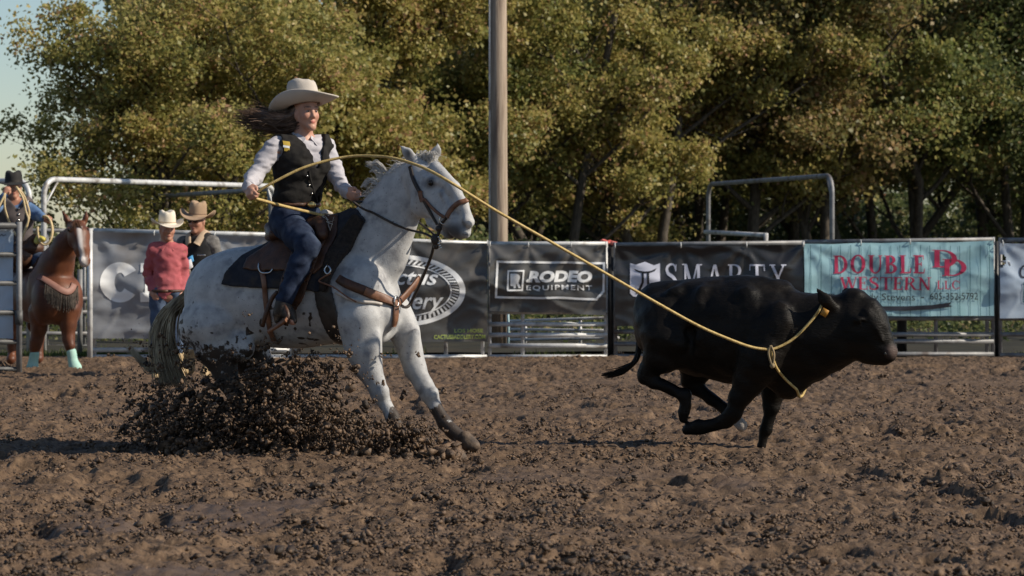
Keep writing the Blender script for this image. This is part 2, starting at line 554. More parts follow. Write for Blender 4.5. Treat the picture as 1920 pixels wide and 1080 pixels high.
xs = np.concatenate([np.linspace(-900, -60, 8), np.linspace(-50, -9, 30), np.arange(-7.3, 7.3, 0.021), np.linspace(9, 50, 30), np.linspace(60, 900, 8)])
ys = np.concatenate([np.linspace(-400, 4, 14), np.arange(5, 11.6, 0.25), np.arange(11.8, 23, 0.030), np.arange(23, 38, 0.06), np.linspace(38.5, 80, 50), np.linspace(90, 2500, 14)])
GX, GY = np.meshgrid(xs, ys, indexing='ij')
GZ = ground_h(GX, GY)
nxg, nyg = GX.shape
ii = np.arange((nxg - 1) * (nyg - 1)); a_, b_ = ii // (nyg - 1), ii % (nyg - 1)
v0 = a_ * nyg + b_
fq = np.stack([v0, v0 + nyg, v0 + nyg + 1, v0 + 1], -1)
mesh("ground", np.stack([GX, GY, GZ], -1).reshape(-1, 3), fq, M_mud, attrs={'wet': wetness(GX, GY).ravel()})['kind'] = 'structure'

# turf sheet beyond the fence
tx, ty = np.meshgrid(np.linspace(-60, 60, 121), np.concatenate([np.linspace(37.0, 60, 60), np.linspace(62, 120, 20)]), indexing='ij')
tz = 0.035 + 0.03 * vnoise2(tx * 1.3, ty * 1.3, 21) + 0.02 * np.clip((ty - 37), 0, 3)
i0 = np.arange(120 * 79); va = (i0 // 79) * 80 + i0 % 79
mesh("grass_field", np.stack([tx, ty, tz], -1).reshape(-1, 3), np.stack([va, va + 80, va + 81, va + 1], -1), M_turf)['kind'] = 'structure'

# grass tufts along the fence line
def grass(n, fx, name):
    V, F = [], []
    for i in range(n):
        x, y, h = fx()
        a = random.uniform(0, 6.28); lean = random.uniform(0, 0.6) * h
        wd = random.uniform(0.004, 0.009)
        c, s_ = math.cos(a), math.sin(a)
        b = len(V)
        V += [(x - s_ * wd, y + c * wd, 0.0), (x + s_ * wd, y - c * wd, 0.0), (x + c * lean * .4 + s_ * wd * .7, y + s_ * lean * .4 - c * wd * .7, h * .6),
              (x + c * lean * .4 - s_ * wd * .7, y + s_ * lean * .4 + c * wd * .7, h * .6), (x + c * lean, y + s_ * lean, h)]
        F += [(b, b + 1, b + 2, b + 3), (b + 3, b + 2, b + 4)]
    o = mesh(name, V, F, M_grass, smooth=False); o['kind'] = 'stuff'
    return o
def gx():
    while True:
        x = random.uniform(-9, 9); y = 36.42 + abs(random.gauss(0, 0.5))
        dens = 1.0 if (-5.3 < x < -3.6) else (0.2 if x < -5.3 else 0.10 * max(0, math.sin(x * 3.1)))
        if random.random() < dens: return x, y + 0.1, random.uniform(0.03, 0.08) * (1.8 if random.random() < .05 else 1)
g = grass(9000, gx, "grass_along_fence")
g['label'] = "thin green grass growing along the foot of the arena fence"
grass(2500, lambda: (random.uniform(-11, 11), random.uniform(39.6, 47), random.uniform(0.04, 0.2)), "grass_behind_fence")['label'] = "taller rough grass growing behind the arena fence"

# loose clods lying on the ground
ICO_V = []
ph = (1 + 5 ** .5) / 2
for s1 in (-1, 1):
    for s2 in (-1, 1):
        ICO_V += [(0, s1, s2 * ph), (s1, s2 * ph, 0), (s2 * ph, 0, s1)]
ICO_V = np.array(ICO_V) / math.sqrt(1 + ph * ph)
bmI = bmesh.new()
for v in ICO_V: bmI.verts.new(v)
r_ = bmesh.ops.convex_hull(bmI, input=bmI.verts)
bmI.verts.ensure_lookup_table()
ICO_F = np.array([[v.index for v in f.verts] for f in bmI.faces])
ICO_V = np.array([v.co[:] for v in bmI.verts]); bmI.free()
def lumps(C, R, flat=0.75, jit=0.35, seed=1):
    """many rough clods as one vertex/face array"""
    g_ = np.random.default_rng(seed)
    n = len(C)
    V = ICO_V[None] * (1 + jit * g_.uniform(-1, 1, (n, 12, 1))) * g_.uniform(0.45, 1.35, (n, 1, 3))
    A = g_.normal(size=(n, 3, 3)); Qm, _ = np.linalg.qr(A)
    V = np.einsum('nij,nkj->nki', Qm, V)
    V[..., 2] *= flat
    V = V * R[:, None, None] + C[:, None, :]
    F = ICO_F[None] + (np.arange(n) * 12)[:, None, None]
    return V.reshape(-1, 3), F.reshape(-1, 3)
def clumps(C, R, k, seed):
    g_ = np.random.default_rng(seed)
    C2 = np.repeat(C, k, 0) + g_.normal(size=(len(C) * k, 3)) * np.repeat(R, k)[:, None] * (.75, .75, .45)
    return C2, np.repeat(R, k) * g_.uniform(.22, .6, len(C) * k)
n = 52000
d_ = 1 / (1 / 38 + (1 / 12.0 - 1 / 38) * rng.random(n) ** 1.0)
X_ = rng.uniform(-1, 1, n) * (d_ * 0.185 + 0.5)
keep = (rng.random(n) < 0.25 + 0.75 * (vnoise2(X_ * 1.4, d_ * 0.9, 31) > -0.05)) & (rng.random(n) > 0.75 * wetness(X_, d_)) & (rng.random(n) > .65 * tracks(X_, d_))
X_, d_ = X_[keep], d_[keep]
R_ = np.clip(np.exp(rng.normal(-4.5, 0.55, len(X_))), 0.005, 0.036)
C_ = np.stack([X_, d_, ground_h(X_, d_) + R_ * 0.15], -1)
big = rng.random(len(R_)) < .20                                  # bigger clods are ragged clusters, many of them dark and wet
dk_ = np.where(rng.random(len(R_)) < .12, rng.uniform(.3, .8, len(R_)), 0.0)
cl_ = clumps(C_[big], np.clip(R_[big] * 1.5, .012, .045), 7, 41)
dkb = np.repeat(np.where(rng.random(big.sum()) < .40, rng.uniform(.4, 1, big.sum()), 0), 7)
V, F = lumps(np.vstack([C_, cl_[0]]), np.concatenate([np.minimum(R_ * .75, .011), cl_[1]]), flat=.75, jit=.6, seed=3)
o = mesh("mud_clods", V, F, M_clod, smooth=False, attrs={'dk': np.repeat(np.concatenate([dk_, dkb]), 12)}); o['kind'] = 'stuff'; o['label'] = "loose clods of mud scattered over the churned arena floor"

# ------------------------------------------------------------------ trees
def leaf_cloud(C, nper, sig, size, seed, droop=0.0):
    g_ = np.random.default_rng(seed)
    n = len(C) * nper
    base = np.repeat(C, nper, 0)
    crnd = np.repeat(g_.uniform(-0.22, 0.22, len(C)), nper)
    sg_ = np.repeat(g_.uniform(.55, 1.3, len(C)), nper)[:, None]
    P = base + g_.normal(size=(n, 3)) * sig * sg_ * np.array((1, 1, 0.72))
    nv = g_.normal(size=(n, 3)) + (0, 0, 0.5); nv /= np.linalg.norm(nv, axis=1, keepdims=True)
    t = np.cross(nv, g_.normal(size=(n, 3))); t /= np.maximum(np.linalg.norm(t, axis=1, keepdims=True), 1e-6)
    s_ = np.cross(nv, t)
    L_ = size * g_.uniform(0.65, 1.3, (n, 1)); W_ = L_ * g_.uniform(0.28, 0.42, (n, 1))
    fold = nv * W_ * 0.35
    V = np.stack([P - t * L_ * .5, P + s_ * W_ + fold, P + t * L_ * .5, P - s_ * W_ + fold], 1).reshape(-1, 3)
    F = np.arange(n * 4).reshape(-1, 4)
    rnd = np.clip(np.repeat(g_.beta(2, 2.2, n) + crnd, 4), 0, 1)
    return V, F, rnd

def grow_tree(seed, H, spread, stems, leaf_size=0.085, nper=150, first=0.16, sig=0.27):
    r = random.Random(seed)
    wood_t, wood_b, tips = MB(), MB(), []
    def limb(p, d, L, rad, lev):
        pts = [p]; n = 4
        for i in range(n):
            d = nrm(d + np.array([r.gauss(0, .13), r.gauss(0, .13), r.gauss(0.05, .08)]))
            pts.append(pts[-1] + d * L / n)
        (wood_t if lev == 0 else wood_b).tube(pts, [rad, rad * .6], 6 if lev < 2 else 4, cap=False)
        if lev >= 2:
            tips.append(pts[-1])
        if lev == 3: return
        kids = {0: 7, 1: 5, 2: 3}[lev]
        for k in range(kids):
            f = r.uniform(first if lev == 0 else 0.25, 1.0)
            q = np.array(pts[min(int(f * n), n - 1)]) + (np.array(pts[min(int(f * n) + 1, n)]) - pts[min(int(f * n), n - 1)]) * (f * n - int(f * n))
            a = r.uniform(0, 6.283); out = np.array((math.cos(a), math.sin(a), r.uniform(-0.05, 0.7) if lev < 2 else r.uniform(-0.4, 0.6)))
            limb(q, nrm(d * 0.55 + out), L * (spread if lev == 0 else 0.55) * r.uniform(.7, 1.15), rad * .45 * (1.1 - f * .4), lev + 1)
    for s_ in range(stems):
        a = r.uniform(0, 6.283)
        limb(np.array((0.18 * math.cos(a) * (stems > 1), 0.18 * math.sin(a) * (stems > 1), -0.15)), nrm((0.28 * math.cos(a) * (stems > 1), 0.28 * math.sin(a) * (stems > 1), 1)), H * r.uniform(.75, .95), 0.13 * H / 8, 0)
    T = np.array(tips)
    V, F, rnd = leaf_cloud(T, nper, sig, leaf_size, seed)
    m_ = V[:, 2] > 0.15
    ok_ = m_.reshape(-1, 4).all(1)
    return wood_t, wood_b, V.reshape(-1, 4, 3)[ok_].reshape(-1, 3), rnd.reshape(-1, 4)[ok_].ravel()

def mesh_only(name, V, F, m, rnd=None, smooth=True):
    o = mesh(name, V, F, m, parent=None, smooth=smooth, attrs=None if rnd is None else {'rnd': rnd})
    me = o.data; off = WLOC[o.name]
    me.transform(Matrix.Translation(Vector(off)))
    bpy.data.objects.remove(o)
    return me

TV = []
for i, (sd, H, sp, st) in enumerate([(11, 7.6, .42, 2), (12, 8.8, .38, 1), (13, 6.6, .46, 3), (14, 8.2, .44, 2), (15, 7.2, .40, 3)]):
    wt, wb, LV, rn = grow_tree(sd, H, sp, st, nper={1: 480, 2: 240, 3: 165}[st], leaf_size=.105, sig=.25, first=.10)
    LF = np.arange(len(LV)).reshape(-1, 4)
    TV.append((mesh_only("trunk", wt.V, wt.F, M_bark), mesh_only("branches", wb.V, wb.F, M_bark), [mesh_only("crown", LV, LF, M_leaf[k], rn, False) for k in range(4)]))
def bark_part(name, me, root, mt=None):
    o = bpy.data.objects.new(name, me); col.objects.link(o); o.parent = root
    return o
def place_tree(var, px, d, rot, scl, lk, label, group):
    p = at(px, YHOR, d)
    root = thing("broadleaf_tree", label, "tree", (p[0], d, 0), group)
    root.rotation_euler = (0, 0, rot); root.scale = (scl, scl, scl * random.uniform(.92, 1.08))
    for nm, me in zip(("trunk", "branches", "crown"), (TV[var][0], TV[var][1], TV[var][2][lk])):
        bark_part(nm, me, root)
    return root
TREES = [  # variant, px, depth, rotation, scale, leaf kind, label
    (2, 338, 50, 0.3, .78, 1, "yellowing tree with drooping crown at the far left, sky beside its top"),
    (0, 420, 54, 1.9, .98, 1, "large golden olive tree behind the gate arch at far left"),
    (3, 585, 55.5, 4.1, .93, 1, "golden olive tree rising behind the rider's blown hair"),
    (1, 720, 58, 0.8, .84, 1, "yellow olive tree between the rider's hat and the utility pole"),
    (4, 850, 61, 5.2, .84, 0, "dark green tree left of the wooden utility pole"),
    (0, 1040, 60, 3.4, .92, 1, "sunlit olive tree just right of the wooden utility pole"),
    (3, 1225, 62, 0.2, .94, 1, "sunlit olive tree above the shield banner"),
    (1, 1405, 64, 1.2, 1.0, 1, "dark straight trunked tree behind the right hand gate arch"),
    (4, 1560, 65, 3.9, 1.05, 3, "rust tinged tree right above the right gate arch"),
    (0, 1740, 67, 5.5, 1.05, 0, "dark green tree above the turquoise banner"),
    (2, 1915, 68, 1.4, 1.15, 2, "green tree cut off by the right edge of the photo"),
]
GT = "trees in the front of the wood"
for (v_, px, d, ro, s_, lk, lb) in TREES: place_tree(v_, px, d, ro, s_, lk, lb, GT)
BACK = [(3, 470, 64, 2.0, .9, 0), (1, 640, 68, 1.2, .9, 0), (4, 960, 73, .2, 1.0, 0),
        (2, 1310, 75, 2.5, 1.15, 0), (1, 1490, 78, 3.7, 1.1, 0), (0, 1650, 79, 1.2, 1.15, 2), (3, 1840, 80, 4.8, 1.2, 2), (4, 2040, 78, 4.8, 1.2, 2)]
ORDW = ['second', 'first', 'first', 'second', 'third', 'fourth', 'fifth', 'sixth']
for i, (v_, px, d, ro, s_, lk) in enumerate(BACK):
    place_tree(v_, px, d, ro, s_, lk, "%s dim tree deep in the wood, counting %s from the utility pole" % (ORDW[i], "right" if px > 934 else "left"), "trees deeper in the wood")
# undergrowth between fence and trees: shrubs
SV = []
for sd in (41, 42, 43):
    r = np.random.default_rng(sd)
    c = r.normal(size=(26, 3)) * (0.55, 0.4, 0.32) + (0, 0, 0.75); c[:, 2] = np.abs(c[:, 2])
    V, F, rn = leaf_cloud(c, 130, 0.17, 0.08, sd)
    ok_ = (V[:, 2].reshape(-1, 4) > 0.02).all(1); V = V.reshape(-1, 4, 3)[ok_].reshape(-1, 3); rn = rn.reshape(-1, 4)[ok_].ravel()
    st = MB()
    for q in c[::2]: st.tube([(0, 0, -.05), (q[0] * .4, q[1] * .4, q[2] * .5), q], [.02, .008], 4, cap=False)
    SV.append((mesh_only("stem", st.V, st.F, M_bark), [mesh_only("foliage", V, np.arange(len(V)).reshape(-1, 4), M_leaf[k], rn, False) for k in range(4)]))
ORD = 'first second third fourth fifth sixth seventh eighth ninth tenth eleventh twelfth thirteenth fourteenth fifteenth sixteenth seventeenth eighteenth nineteenth twentieth twenty-first twenty-second'.split()
cnt_ = {True: 0, False: 0}; NL_ = 20
for i in range(40):
    px = -60 + i * 51 + random.uniform(-25, 25)
    d = random.uniform(45.5, 51)
    if 250 < px < 540: d = random.uniform(51, 53)
    p = at(px, YHOR, d)
    cnt_[px > 934] += 1
    root = thing("shrub", "%s undergrowth shrub behind the fence, counting %s from the utility pole" % (ORD[cnt_[px > 934] - 1] if px > 934 else ORD[NL_ - cnt_[False]], "right" if px > 934 else "left"), "shrub", (p[0], d, 0.02), "undergrowth shrubs behind the fence")
    root.rotation_euler = (0, 0, random.uniform(0, 6.28)); s_ = random.uniform(.8, 1.25); root.scale = (s_, s_, s_ * random.uniform(.8, 1.2))
    if px > 940: root.scale = (s_ * .8, s_ * .8, s_ * .62)
    k = random.choice((0, 2, 2, 3, 2)) if px < 940 else 2; v_ = random.randrange(3)
    bark_part("stem", SV[v_][0], root); bark_part("foliage", SV[v_][1][k], root)

# the far side of the wood, one mass
r = np.random.default_rng(77)
n = 2600
c = np.stack([r.uniform(-14, 19, n), r.uniform(0, 10, n), 3.9 * r.random(n) ** 1.4 + .05], -1); c[:, 1] += 74 + .55 * c[:, 0]
c = c[(c[:, 2] < 2.8 + 1.3 * vnoise2(c[:, 0] * .5, c[:, 1] * .2, 5)) & ~((c[:, 0] < -8.5) & (c[:, 2] > 1.2))]
V, F, rn = leaf_cloud(c, 60, 0.5, 0.17, 78)
o = mesh("far_wood", V, F, M_leaf[2], smooth=False, attrs={'rnd': rn}); o['kind'] = 'stuff'; o['label'] = "dim far side of the wood closing the gaps between the trees"

# low weeds and saplings right behind the fence
r = np.random.default_rng(88)
n = 420
c = np.stack([r.uniform(-12, 12, n), r.uniform(39.5, 45, n), np.abs(r.normal(0, .35, n)) + .05], -1)
V, F, rn = leaf_cloud(c, 46, 0.17, 0.085, 89)
ok_ = (V[:, 2].reshape(-1, 4) > 0.03).all(1); V = V.reshape(-1, 4, 3)[ok_].reshape(-1, 3); rn = rn.reshape(-1, 4)[ok_].ravel()
o = mesh("weeds", V, np.arange(len(V)).reshape(-1, 4), M_leaf[2], smooth=False, attrs={'rnd': rn}); o['kind'] = 'stuff'; o['label'] = "low weeds and saplings growing behind the arena fence"

# ------------------------------------------------------------------ utility pole
p = at(934, YHOR, 38.0)
pole = thing("utility_pole", "tall weathered wooden utility pole standing behind the fence", "utility pole", (p[0], 38.0, 0))
MB().tube([(p[0] + 0.012, 38, -.3), (p[0] + 0.01, 38, 1.6), (p[0], 38, 9.2)], [0.118, 0.112, 0.088], 20).build("shaft", M_wood, pole)
MB().tube([(p[0] - 0.108, 37.93, 0), (p[0] - 0.108, 37.93, 9)], 0.012, 8).build("conduit", M_galv, pole)
cb = MB().tube([(p[0] + 0.125, 37.9, 0.0), (p[0] + 0.13, 37.9, .35), (p[0] + 0.12, 37.9, .62)], 0.02, 6)
cb.build("cable_guard", mat("pale_blue_plastic", (0.35, 0.5, 0.55), rough=0.5), pole)

# ------------------------------------------------------------------ fence panels
FD = 36.4
def zpx(py, d=FD): return CAMH + (YHOR - py) / FPX * d
def pipe(pts, r, name, m, root, n=10):
    return MB().tube(pts, r, n).build(name, m, root)
def panel(name, label, px0, px1, d0, d1, rails0, rails1, ups, m, r=0.029, rup=0.024, group="pipe panels of the arena fence", dz=0):
    a, b = at(px0, YHOR, d0), at(px1, YHOR, d1)
    root = thing(name, label, "fence", ((a[0] + b[0]) / 2, (a[1] + b[1]) / 2, 0), group)
    for z0, z1 in zip(rails0, rails1):
        pipe([(a[0], a[1], z0), ((a[0] + b[0]) / 2, (a[1] + b[1]) / 2, (z0 + z1) / 2), (b[0], b[1], z1)], r, "rail", m, root)
    for u in ups:
        f = (u - px0) / (px1 - px0)
        q = a + (b - a) * f
        zt = rails0[0] + (rails1[0] - rails0[0]) * f
        pipe([(q[0], q[1] + 0.01, -0.02), (q[0], q[1] + 0.01, zt + (0.0 if 0.01 < f < 0.99 else 0.03))], rup, "upright", m, root, 8)
    return root
PL = lambda *y: [zpx(v) for v in y]
panel("pipe_fence", "pipe fence panel carrying the grey banner behind the two men", 172, 545, FD, FD, PL(432, 478, 528, 580, 656, 669), PL(441, 486, 534, 584, 656, 669), (172.5, 177, 282, 296, 410, 544), M_galv)
panel("pipe_fence", "pipe fence panel behind the white horse carrying the rope ring banner", 551, 913, FD, FD, PL(443, 490, 540, 590, 633, 669), PL(457, 500, 545, 590, 633, 669), (552, 660, 775, 836, 905), M_galv)
panel("pipe_fence", "pipe fence panel under the framed logo banner, wooden pole showing through it", 917, 1138, FD, FD, PL(457, 496, 540, 585, 608, 628, 648, 669), PL(457, 496, 540, 585, 608, 628, 648, 669), (918, 980, 1136), M_galv)
panel("pipe_fence", "pipe fence panel hung with the black shield banner behind the running calf", 1152, 1503, FD, FD, PL(459, 500, 545, 590, 622, 645, 668), PL(455, 500, 545, 590, 622, 645, 668), (1154, 1270, 1385, 1502), M_galvd)
panel("pipe_fence", "pipe fence panel hung with the turquoise banner", 1508, 1863, FD, FD, PL(454, 500, 545, 597, 627, 640, 664), PL(449, 500, 545, 597, 627, 640, 664), (1510, 1630, 1755, 1851, 1862), M_galvd)
panel("pipe_fence", "pipe fence panel hung with the pale blue banner at the right edge", 1875, 2190, FD, FD, PL(450, 500, 545, 597, 627, 666), PL(450, 500, 545, 597, 627, 666), (1876, 1990, 2189), M_galvd)
# panel of a second fence seen through the first
panel("back_fence", "thin rail fence panel further back, seen under the framed logo banner", 905, 1160, 39.6, 38.2, [zpx(y, 39) for y in (606, 619, 641, 656)], [zpx(y, 38.5) for y in (594, 619, 632, 656)], (987, 1090), M_galv, r=0.02, rup=0.02, group="pipe panels behind the arena fence")
panel("back_fence", "rail fence panel further back behind the chestnut horse", -60, 168, 38.6, 38.6, [zpx(y, 38.6) for y in (432, 560, 585, 625, 650)], [zpx(y, 38.6) for y in (432, 560, 585, 625, 650)], (20, 52, 88, 158), M_galvd, r=0.026, rup=0.022, group="pipe panels behind the arena fence")
# posts
def post(name, label, px, d, ytop, r, m, group=None):
    p = at(px, YHOR, d)
    mb = MB().tube([(p[0], d, -.1), (p[0], d, zpx(ytop, d))], r, 14)
    return tag(mb.build(name, m), label, "post", group)
post("fence_post", "grey steel post between the chestnut horse and the grey banner", 168.5, 36.15, 428, 0.034, M_galv)
post("fence_post", "short grey post right behind the chestnut horse's chest", 150, 36.9, 505, 0.033, M_galvd)
post("fence_post", "thick black post with red cloth on top between two dark banners", 1145, 36.55, 456, 0.075, M_blackpost)
post("fence_post", "thick dark post behind the calf's nose", 1691, 36.9, 458, 0.062, M_blackpost)
post("fence_post", "dark post between the turquoise and the pale blue banner", 1868, 36.6, 452, 0.034, M_blackpost)
# red cloth on the black post
B = Body(0.02)
q = at(1140, 455, 36.5)
B.ell(q, (.075, .05, .03)); B.ell(q + (-.06, 0, .015), (.04, .04, .03)); B.ell(q + (.07, -.02, -.005), (.04, .04, .022)); B.amp.append((0.012, (30, 30, 30), 3, None))
V, F = B.skin(0.007)
tag(mesh("cloth", V, F, mat("red_cloth", (0.5, 0.05, 0.04), (0.62, 0.2, 0.17), scale=14, rough=0.8)), "crumpled red and white cloth on top of the black fence post", "cloth")

# gate arches rising behind the fence
def arch(name, label, pxa, da, pxb, db, ztop, rad, m, rail_r=0.036, braces=(), zb=0.0, cor=0.22):
    a, b = at(pxa, YHOR, da), at(pxb, YHOR, db)
    root = thing(name, label, "gate arch", ((a[0] + b[0]) / 2, (a[1] + b[1]) / 2, 0), "bow gate arches")
    u = nrm((b - a) * (1, 1, 0))
    pts = [np.array((a[0], a[1], zb)), np.array((a[0], a[1], ztop - cor))]
    for t in np.linspace(0, math.pi / 2, 7)[1:]: pts.append(np.array((a[0], a[1], ztop - cor)) + u * cor * (1 - math.cos(t)) + np.array((0, 0, cor * math.sin(t))))
    for t in np.linspace(0, math.pi / 2, 7): pts.append(np.array((b[0], b[1], ztop - cor)) - u * cor * (1 - math.sin(t)) + np.array((0, 0, cor * math.cos(t))))
    pts.append(np.array((b[0], b[1], zb)))
    pipe(pts, rail_r, "bow_pipe", m, root, 12)
    for (e, d1, d2) in braces:
        base = np.array((a[0], a[1], ztop)) if e == 0 else np.array((b[0], b[1], ztop)); sg = 1 if e == 0 else -1
        pipe([base + (0, 0, -d1), base + u * sg * d2 + (0, 0, -.02)], 0.014, "brace", m, root, 6)
    return root, a, b
arch("gate_arch", "long grey bow gate arch reaching from the chestnut horse to the rider", 82, 37.6, 516, 42.4, 2.2, 0.22, M_galv, braces=((0, .36, .30), (1, .42, .20)))
arch("gate_arch", "darker bow gate arch running back behind the two men's hats", 288, 50.0, 508, 42.8, 2.17, 0.22, M_galvd, braces=((1, .42, .2),))
arch("gate_arch", "bow gate arch partly hidden behind the mounted man in the black hat", -330, 40.0, 55, 37.4, 2.18, .22, M_galv)
root, a, b = arch("gate_arch", "bow gate arch standing behind the black and turquoise banners", 1328, 45.6, 1560, 39.6, 2.29, .2, M_galvd, rail_r=0.034, braces=((1, .34, .22),))
q0, q1 = at(1322, 435, 45.5), at(1436, 441, 44.0)
pipe([q0, q1], 0.034, "low_rail", M_galv, root)
pipe([(q1[0], q1[1], 0), q1 + (0, 0, .03)], 0.036, "short_leg", M_galv, root)

# near left gate
gd = 32.0
a, b = at(-240, YHOR, gd), at(36, YHOR, gd)
gate = thing("pipe_gate", "heavy pipe gate in the left foreground in front of the chestnut horse", "gate", ((a[0] + b[0]) / 2, gd, 0))
for y in (423, 477, 531, 586, 641, 692):
    z = zpx(y, gd)
    pipe([(a[0], gd, z), (b[0], gd, z)], 0.034 if y < 430 else 0.026, "rail", M_gate, gate)
for px in (-240, -100, 36):
    q = at(px, YHOR, gd)
    pipe([(q[0], gd - .005, 0), (q[0], gd - .005, zpx(416, gd))], 0.032, "upright", M_galvd, gate)
q = at(36, 590, gd)
MB().box(q + (-.002, -.01, -.03), .075, .08, .15).build("latch_block", M_gate, gate)
# ------------------------------------------------------------------ lettering
T_, N_, S_, H_ = .17, .055, .075, .045
class RP(list): pass            # pieces of one ring: they meet edge to edge, so they share one level
def rect(x0, y0, x1, y1): return [(x0, y0), (x1, y0), (x1, y1), (x0, y1)]
def sg(x0, y0, x1, y1, w): return [(x0 - w / 2, y0), (x0 + w / 2, y0), (x1 + w / 2, y1), (x1 - w / 2, y1)]
def ring(cx, cy, rx, ry, tx, ty, a0, a1, n=20):
    out = []
    A = np.radians(np.linspace(a0, a1, n + 1))
    for p, q in zip(A[:-1], A[1:]):
        out.append(RP([(cx + rx * math.cos(p), cy + ry * math.sin(p)), (cx + rx * math.cos(q), cy + ry * math.sin(q)),
                    (cx + (rx - tx) * math.cos(q), cy + (ry - ty) * math.sin(q)), (cx + (rx - tx) * math.cos(p), cy + (ry - ty) * math.sin(p))]))
    return out
def stem(x, t, s=None, h=None):
    s = S_ if s is None else s; h = H_ if h is None else h
    return [rect(x, 0, x + t, 1), rect(x - s, 0, x + t + s, h), rect(x - s, 1 - h, x + t + s, 1)]
def strip(pts, ws):
    P = catmull([(x, y, 0) for x, y in pts], 5)[:, :2]
    W = np.interp(np.linspace(0, 1, len(P)), np.linspace(0, 1, len(ws)), ws)
    D = np.gradient(P, axis=0); D /= np.maximum(np.linalg.norm(D, axis=1, keepdims=True), 1e-9)
    Nn = np.stack([-D[:, 1], D[:, 0]], -1)
    A, B_ = P + Nn * W[:, None] / 2, P - Nn * W[:, None] / 2
    return [RP([tuple(A[i]), tuple(B_[i]), tuple(B_[i + 1]), tuple(A[i + 1])]) for i in range(len(P) - 1)]
def glyph(ch, T=T_, N=N_, S=S_, H=H_):
    g, w = [], .8
    if ch == 'D': g = stem(.08, T, S, H) + ring(.34, .5, .48, .5, T, N, -90, 90) + [rect(.08, 0, .34, N), rect(.08, 1 - N, .34, 1)]; w = .86
    elif ch == 'O': g = ring(.44, .5, .43, .52, T, N, 0, 360, 32); w = .88
    elif ch == 'U': g = [rect(.1, .35, .1 + T, 1), rect(.02, 1 - H, .18 + T, 1), rect(.68, .35, .68 + N * 1.2, 1), rect(.6, 1 - H, .84, 1)] + ring(.42, .36, .32, .38, T, N, 180, 270, 10) + ring(.42, .36, .32, .38, N * 1.2, N, 270, 360, 10); w = .84
    elif ch == 'B': g = stem(.08, T, S, H)[:2] + [rect(0, 1 - H, .35, 1)] + ring(.33, .76, .3, .24, T * .9, N, -90, 90, 12) + ring(.35, .27, .35, .27, T, N, -90, 90, 12) + [rect(.1, .49, .35, .54), rect(.1, 0, .35, N)]; w = .74
    elif ch == 'L': g = stem(.08, T, S, H) + [rect(.08, 0, .62, N), sg(.60, 0, .64, .28, .06)]; w = .68
    elif ch == 'E': g = stem(.08, T, S, H)[:1] + [rect(0, 0, .6, N), rect(0, 1 - N, .58, 1), rect(.1, .48, .46, .48 + N), sg(.59, 0, .63, .27, .05), sg(.56, 1, .58, .76, .05), sg(.45, .38, .45, .64, .045)]; w = .68
    elif ch == 'W': g = [sg(.08, 1, .36, 0, T), sg(.36, 0, .58, 1, N * 1.2), sg(.53, 1, .82, 0, T), sg(.82, 0, 1.06, 1, N * 1.2), rect(-.05, 1 - H, .24, 1), rect(.42, 1 - H, .68, 1), rect(.95, 1 - H, 1.16, 1)]; w = 1.14
    elif ch == 'S': g = strip([(.58, .76), (.5, .95), (.3, .98), (.12, .84), (.18, .62), (.42, .47), (.56, .3), (.5, .08), (.28, .02), (.1, .1), (.04, .3)], [N, N, N * 1.3, T * .9, T, T, T, T * .9, N * 1.3, N, N]) + [sg(.58, .7, .6, .98, .045), sg(.04, .02, .06, .3, .045)]; w = .66
    elif ch == 'T': g = [rect(.32, 0, .32 + T, 1), rect(.22, 0, .42 + T, H), rect(.02, 1 - N, .8, 1), sg(.03, .74, .04, 1, .05), sg(.79, .74, .78, 1, .05)]; w = .82
    elif ch == 'R': g = stem(.08, T, S, H)[:2] + [rect(0, 1 - H, .38, 1), rect(.1, .47, .4, .52)] + ring(.37, .74, .33, .26, T, N, -90, 90, 12) + [sg(.42, .5, .74, 0, T), rect(.66, 0, .9, H)]; w = .86
    elif ch == 'N': g = [rect(.12, 0, .12 + N * 1.2, 1), sg(.15, 1, .72, 0, T), rect(.70, 0, .70 + N * 1.2, 1), rect(0, 0, .3, H), rect(0, 1 - H, .22, 1), rect(.58, 1 - H, .9, 1)]; w = .9
    elif ch == 'C': g = ring(.44, .5, .43, .52, T, N, 42, 318, 26) + [sg(.78, .66, .8, .98, .05), sg(.78, .02, .8, .3, .05)]; w = .84
    elif ch == 'A': g = [sg(.1, 0, .4, 1, N * 1.4), sg(.42, 1, .74, 0, T), rect(0, 0, .24, H), rect(.6, 0, .9, H)]; w = .86
    elif ch == 'M': g = [rect(.12, 0, .12 + N * 1.4, 1), sg(.18, 1, .5, .05, T), sg(.5, .05, .8, 1, N * 1.2), rect(.78, 0, .78 + T, 1), rect(0, 0, .32, H), rect(.68, 0, 1.04, H), rect(0, 1 - H, .2, 1), rect(.8, 1 - H, 1.04, 1)]; w = 1.04
    elif ch == 'Y': g = [sg(.1, 1, .42, .45, T), sg(.72, 1, .44, .45, N * 1.4), rect(.35, 0, .35 + T, .47), rect(.24, 0, .62, H), rect(-.02, 1 - H, .28, 1), rect(.58, 1 - H, .86, 1)]; w = .84
    elif ch == 'I': g = stem(.1, T, S, H); w = .2 + T
    elif ch == 'H': g = stem(.08, T, S, H) + stem(.6, T, S, H) + [rect(.1, .47, .62, .47 + N)]; w = .86
    return g, w
def word(s, x0, x1, ytop, ybot, T=T_, N=N_, S=S_, H=H_, gap=.12):
    """polygons of a serif word filling the box in photograph pixels"""
    x, P = 0, []
    for ch in s:
        if ch == ' ': x += .4; continue
        g, w_ = glyph(ch, T, N, S, H)
        P += [type(q)((a + x, b) for a, b in q) for q in g]; x += w_ + gap
    W = x - gap
    return [type(q)((x0 + a / W * (x1 - x0), ybot + (ytop - ybot) * b) for a, b in q) for q in P]
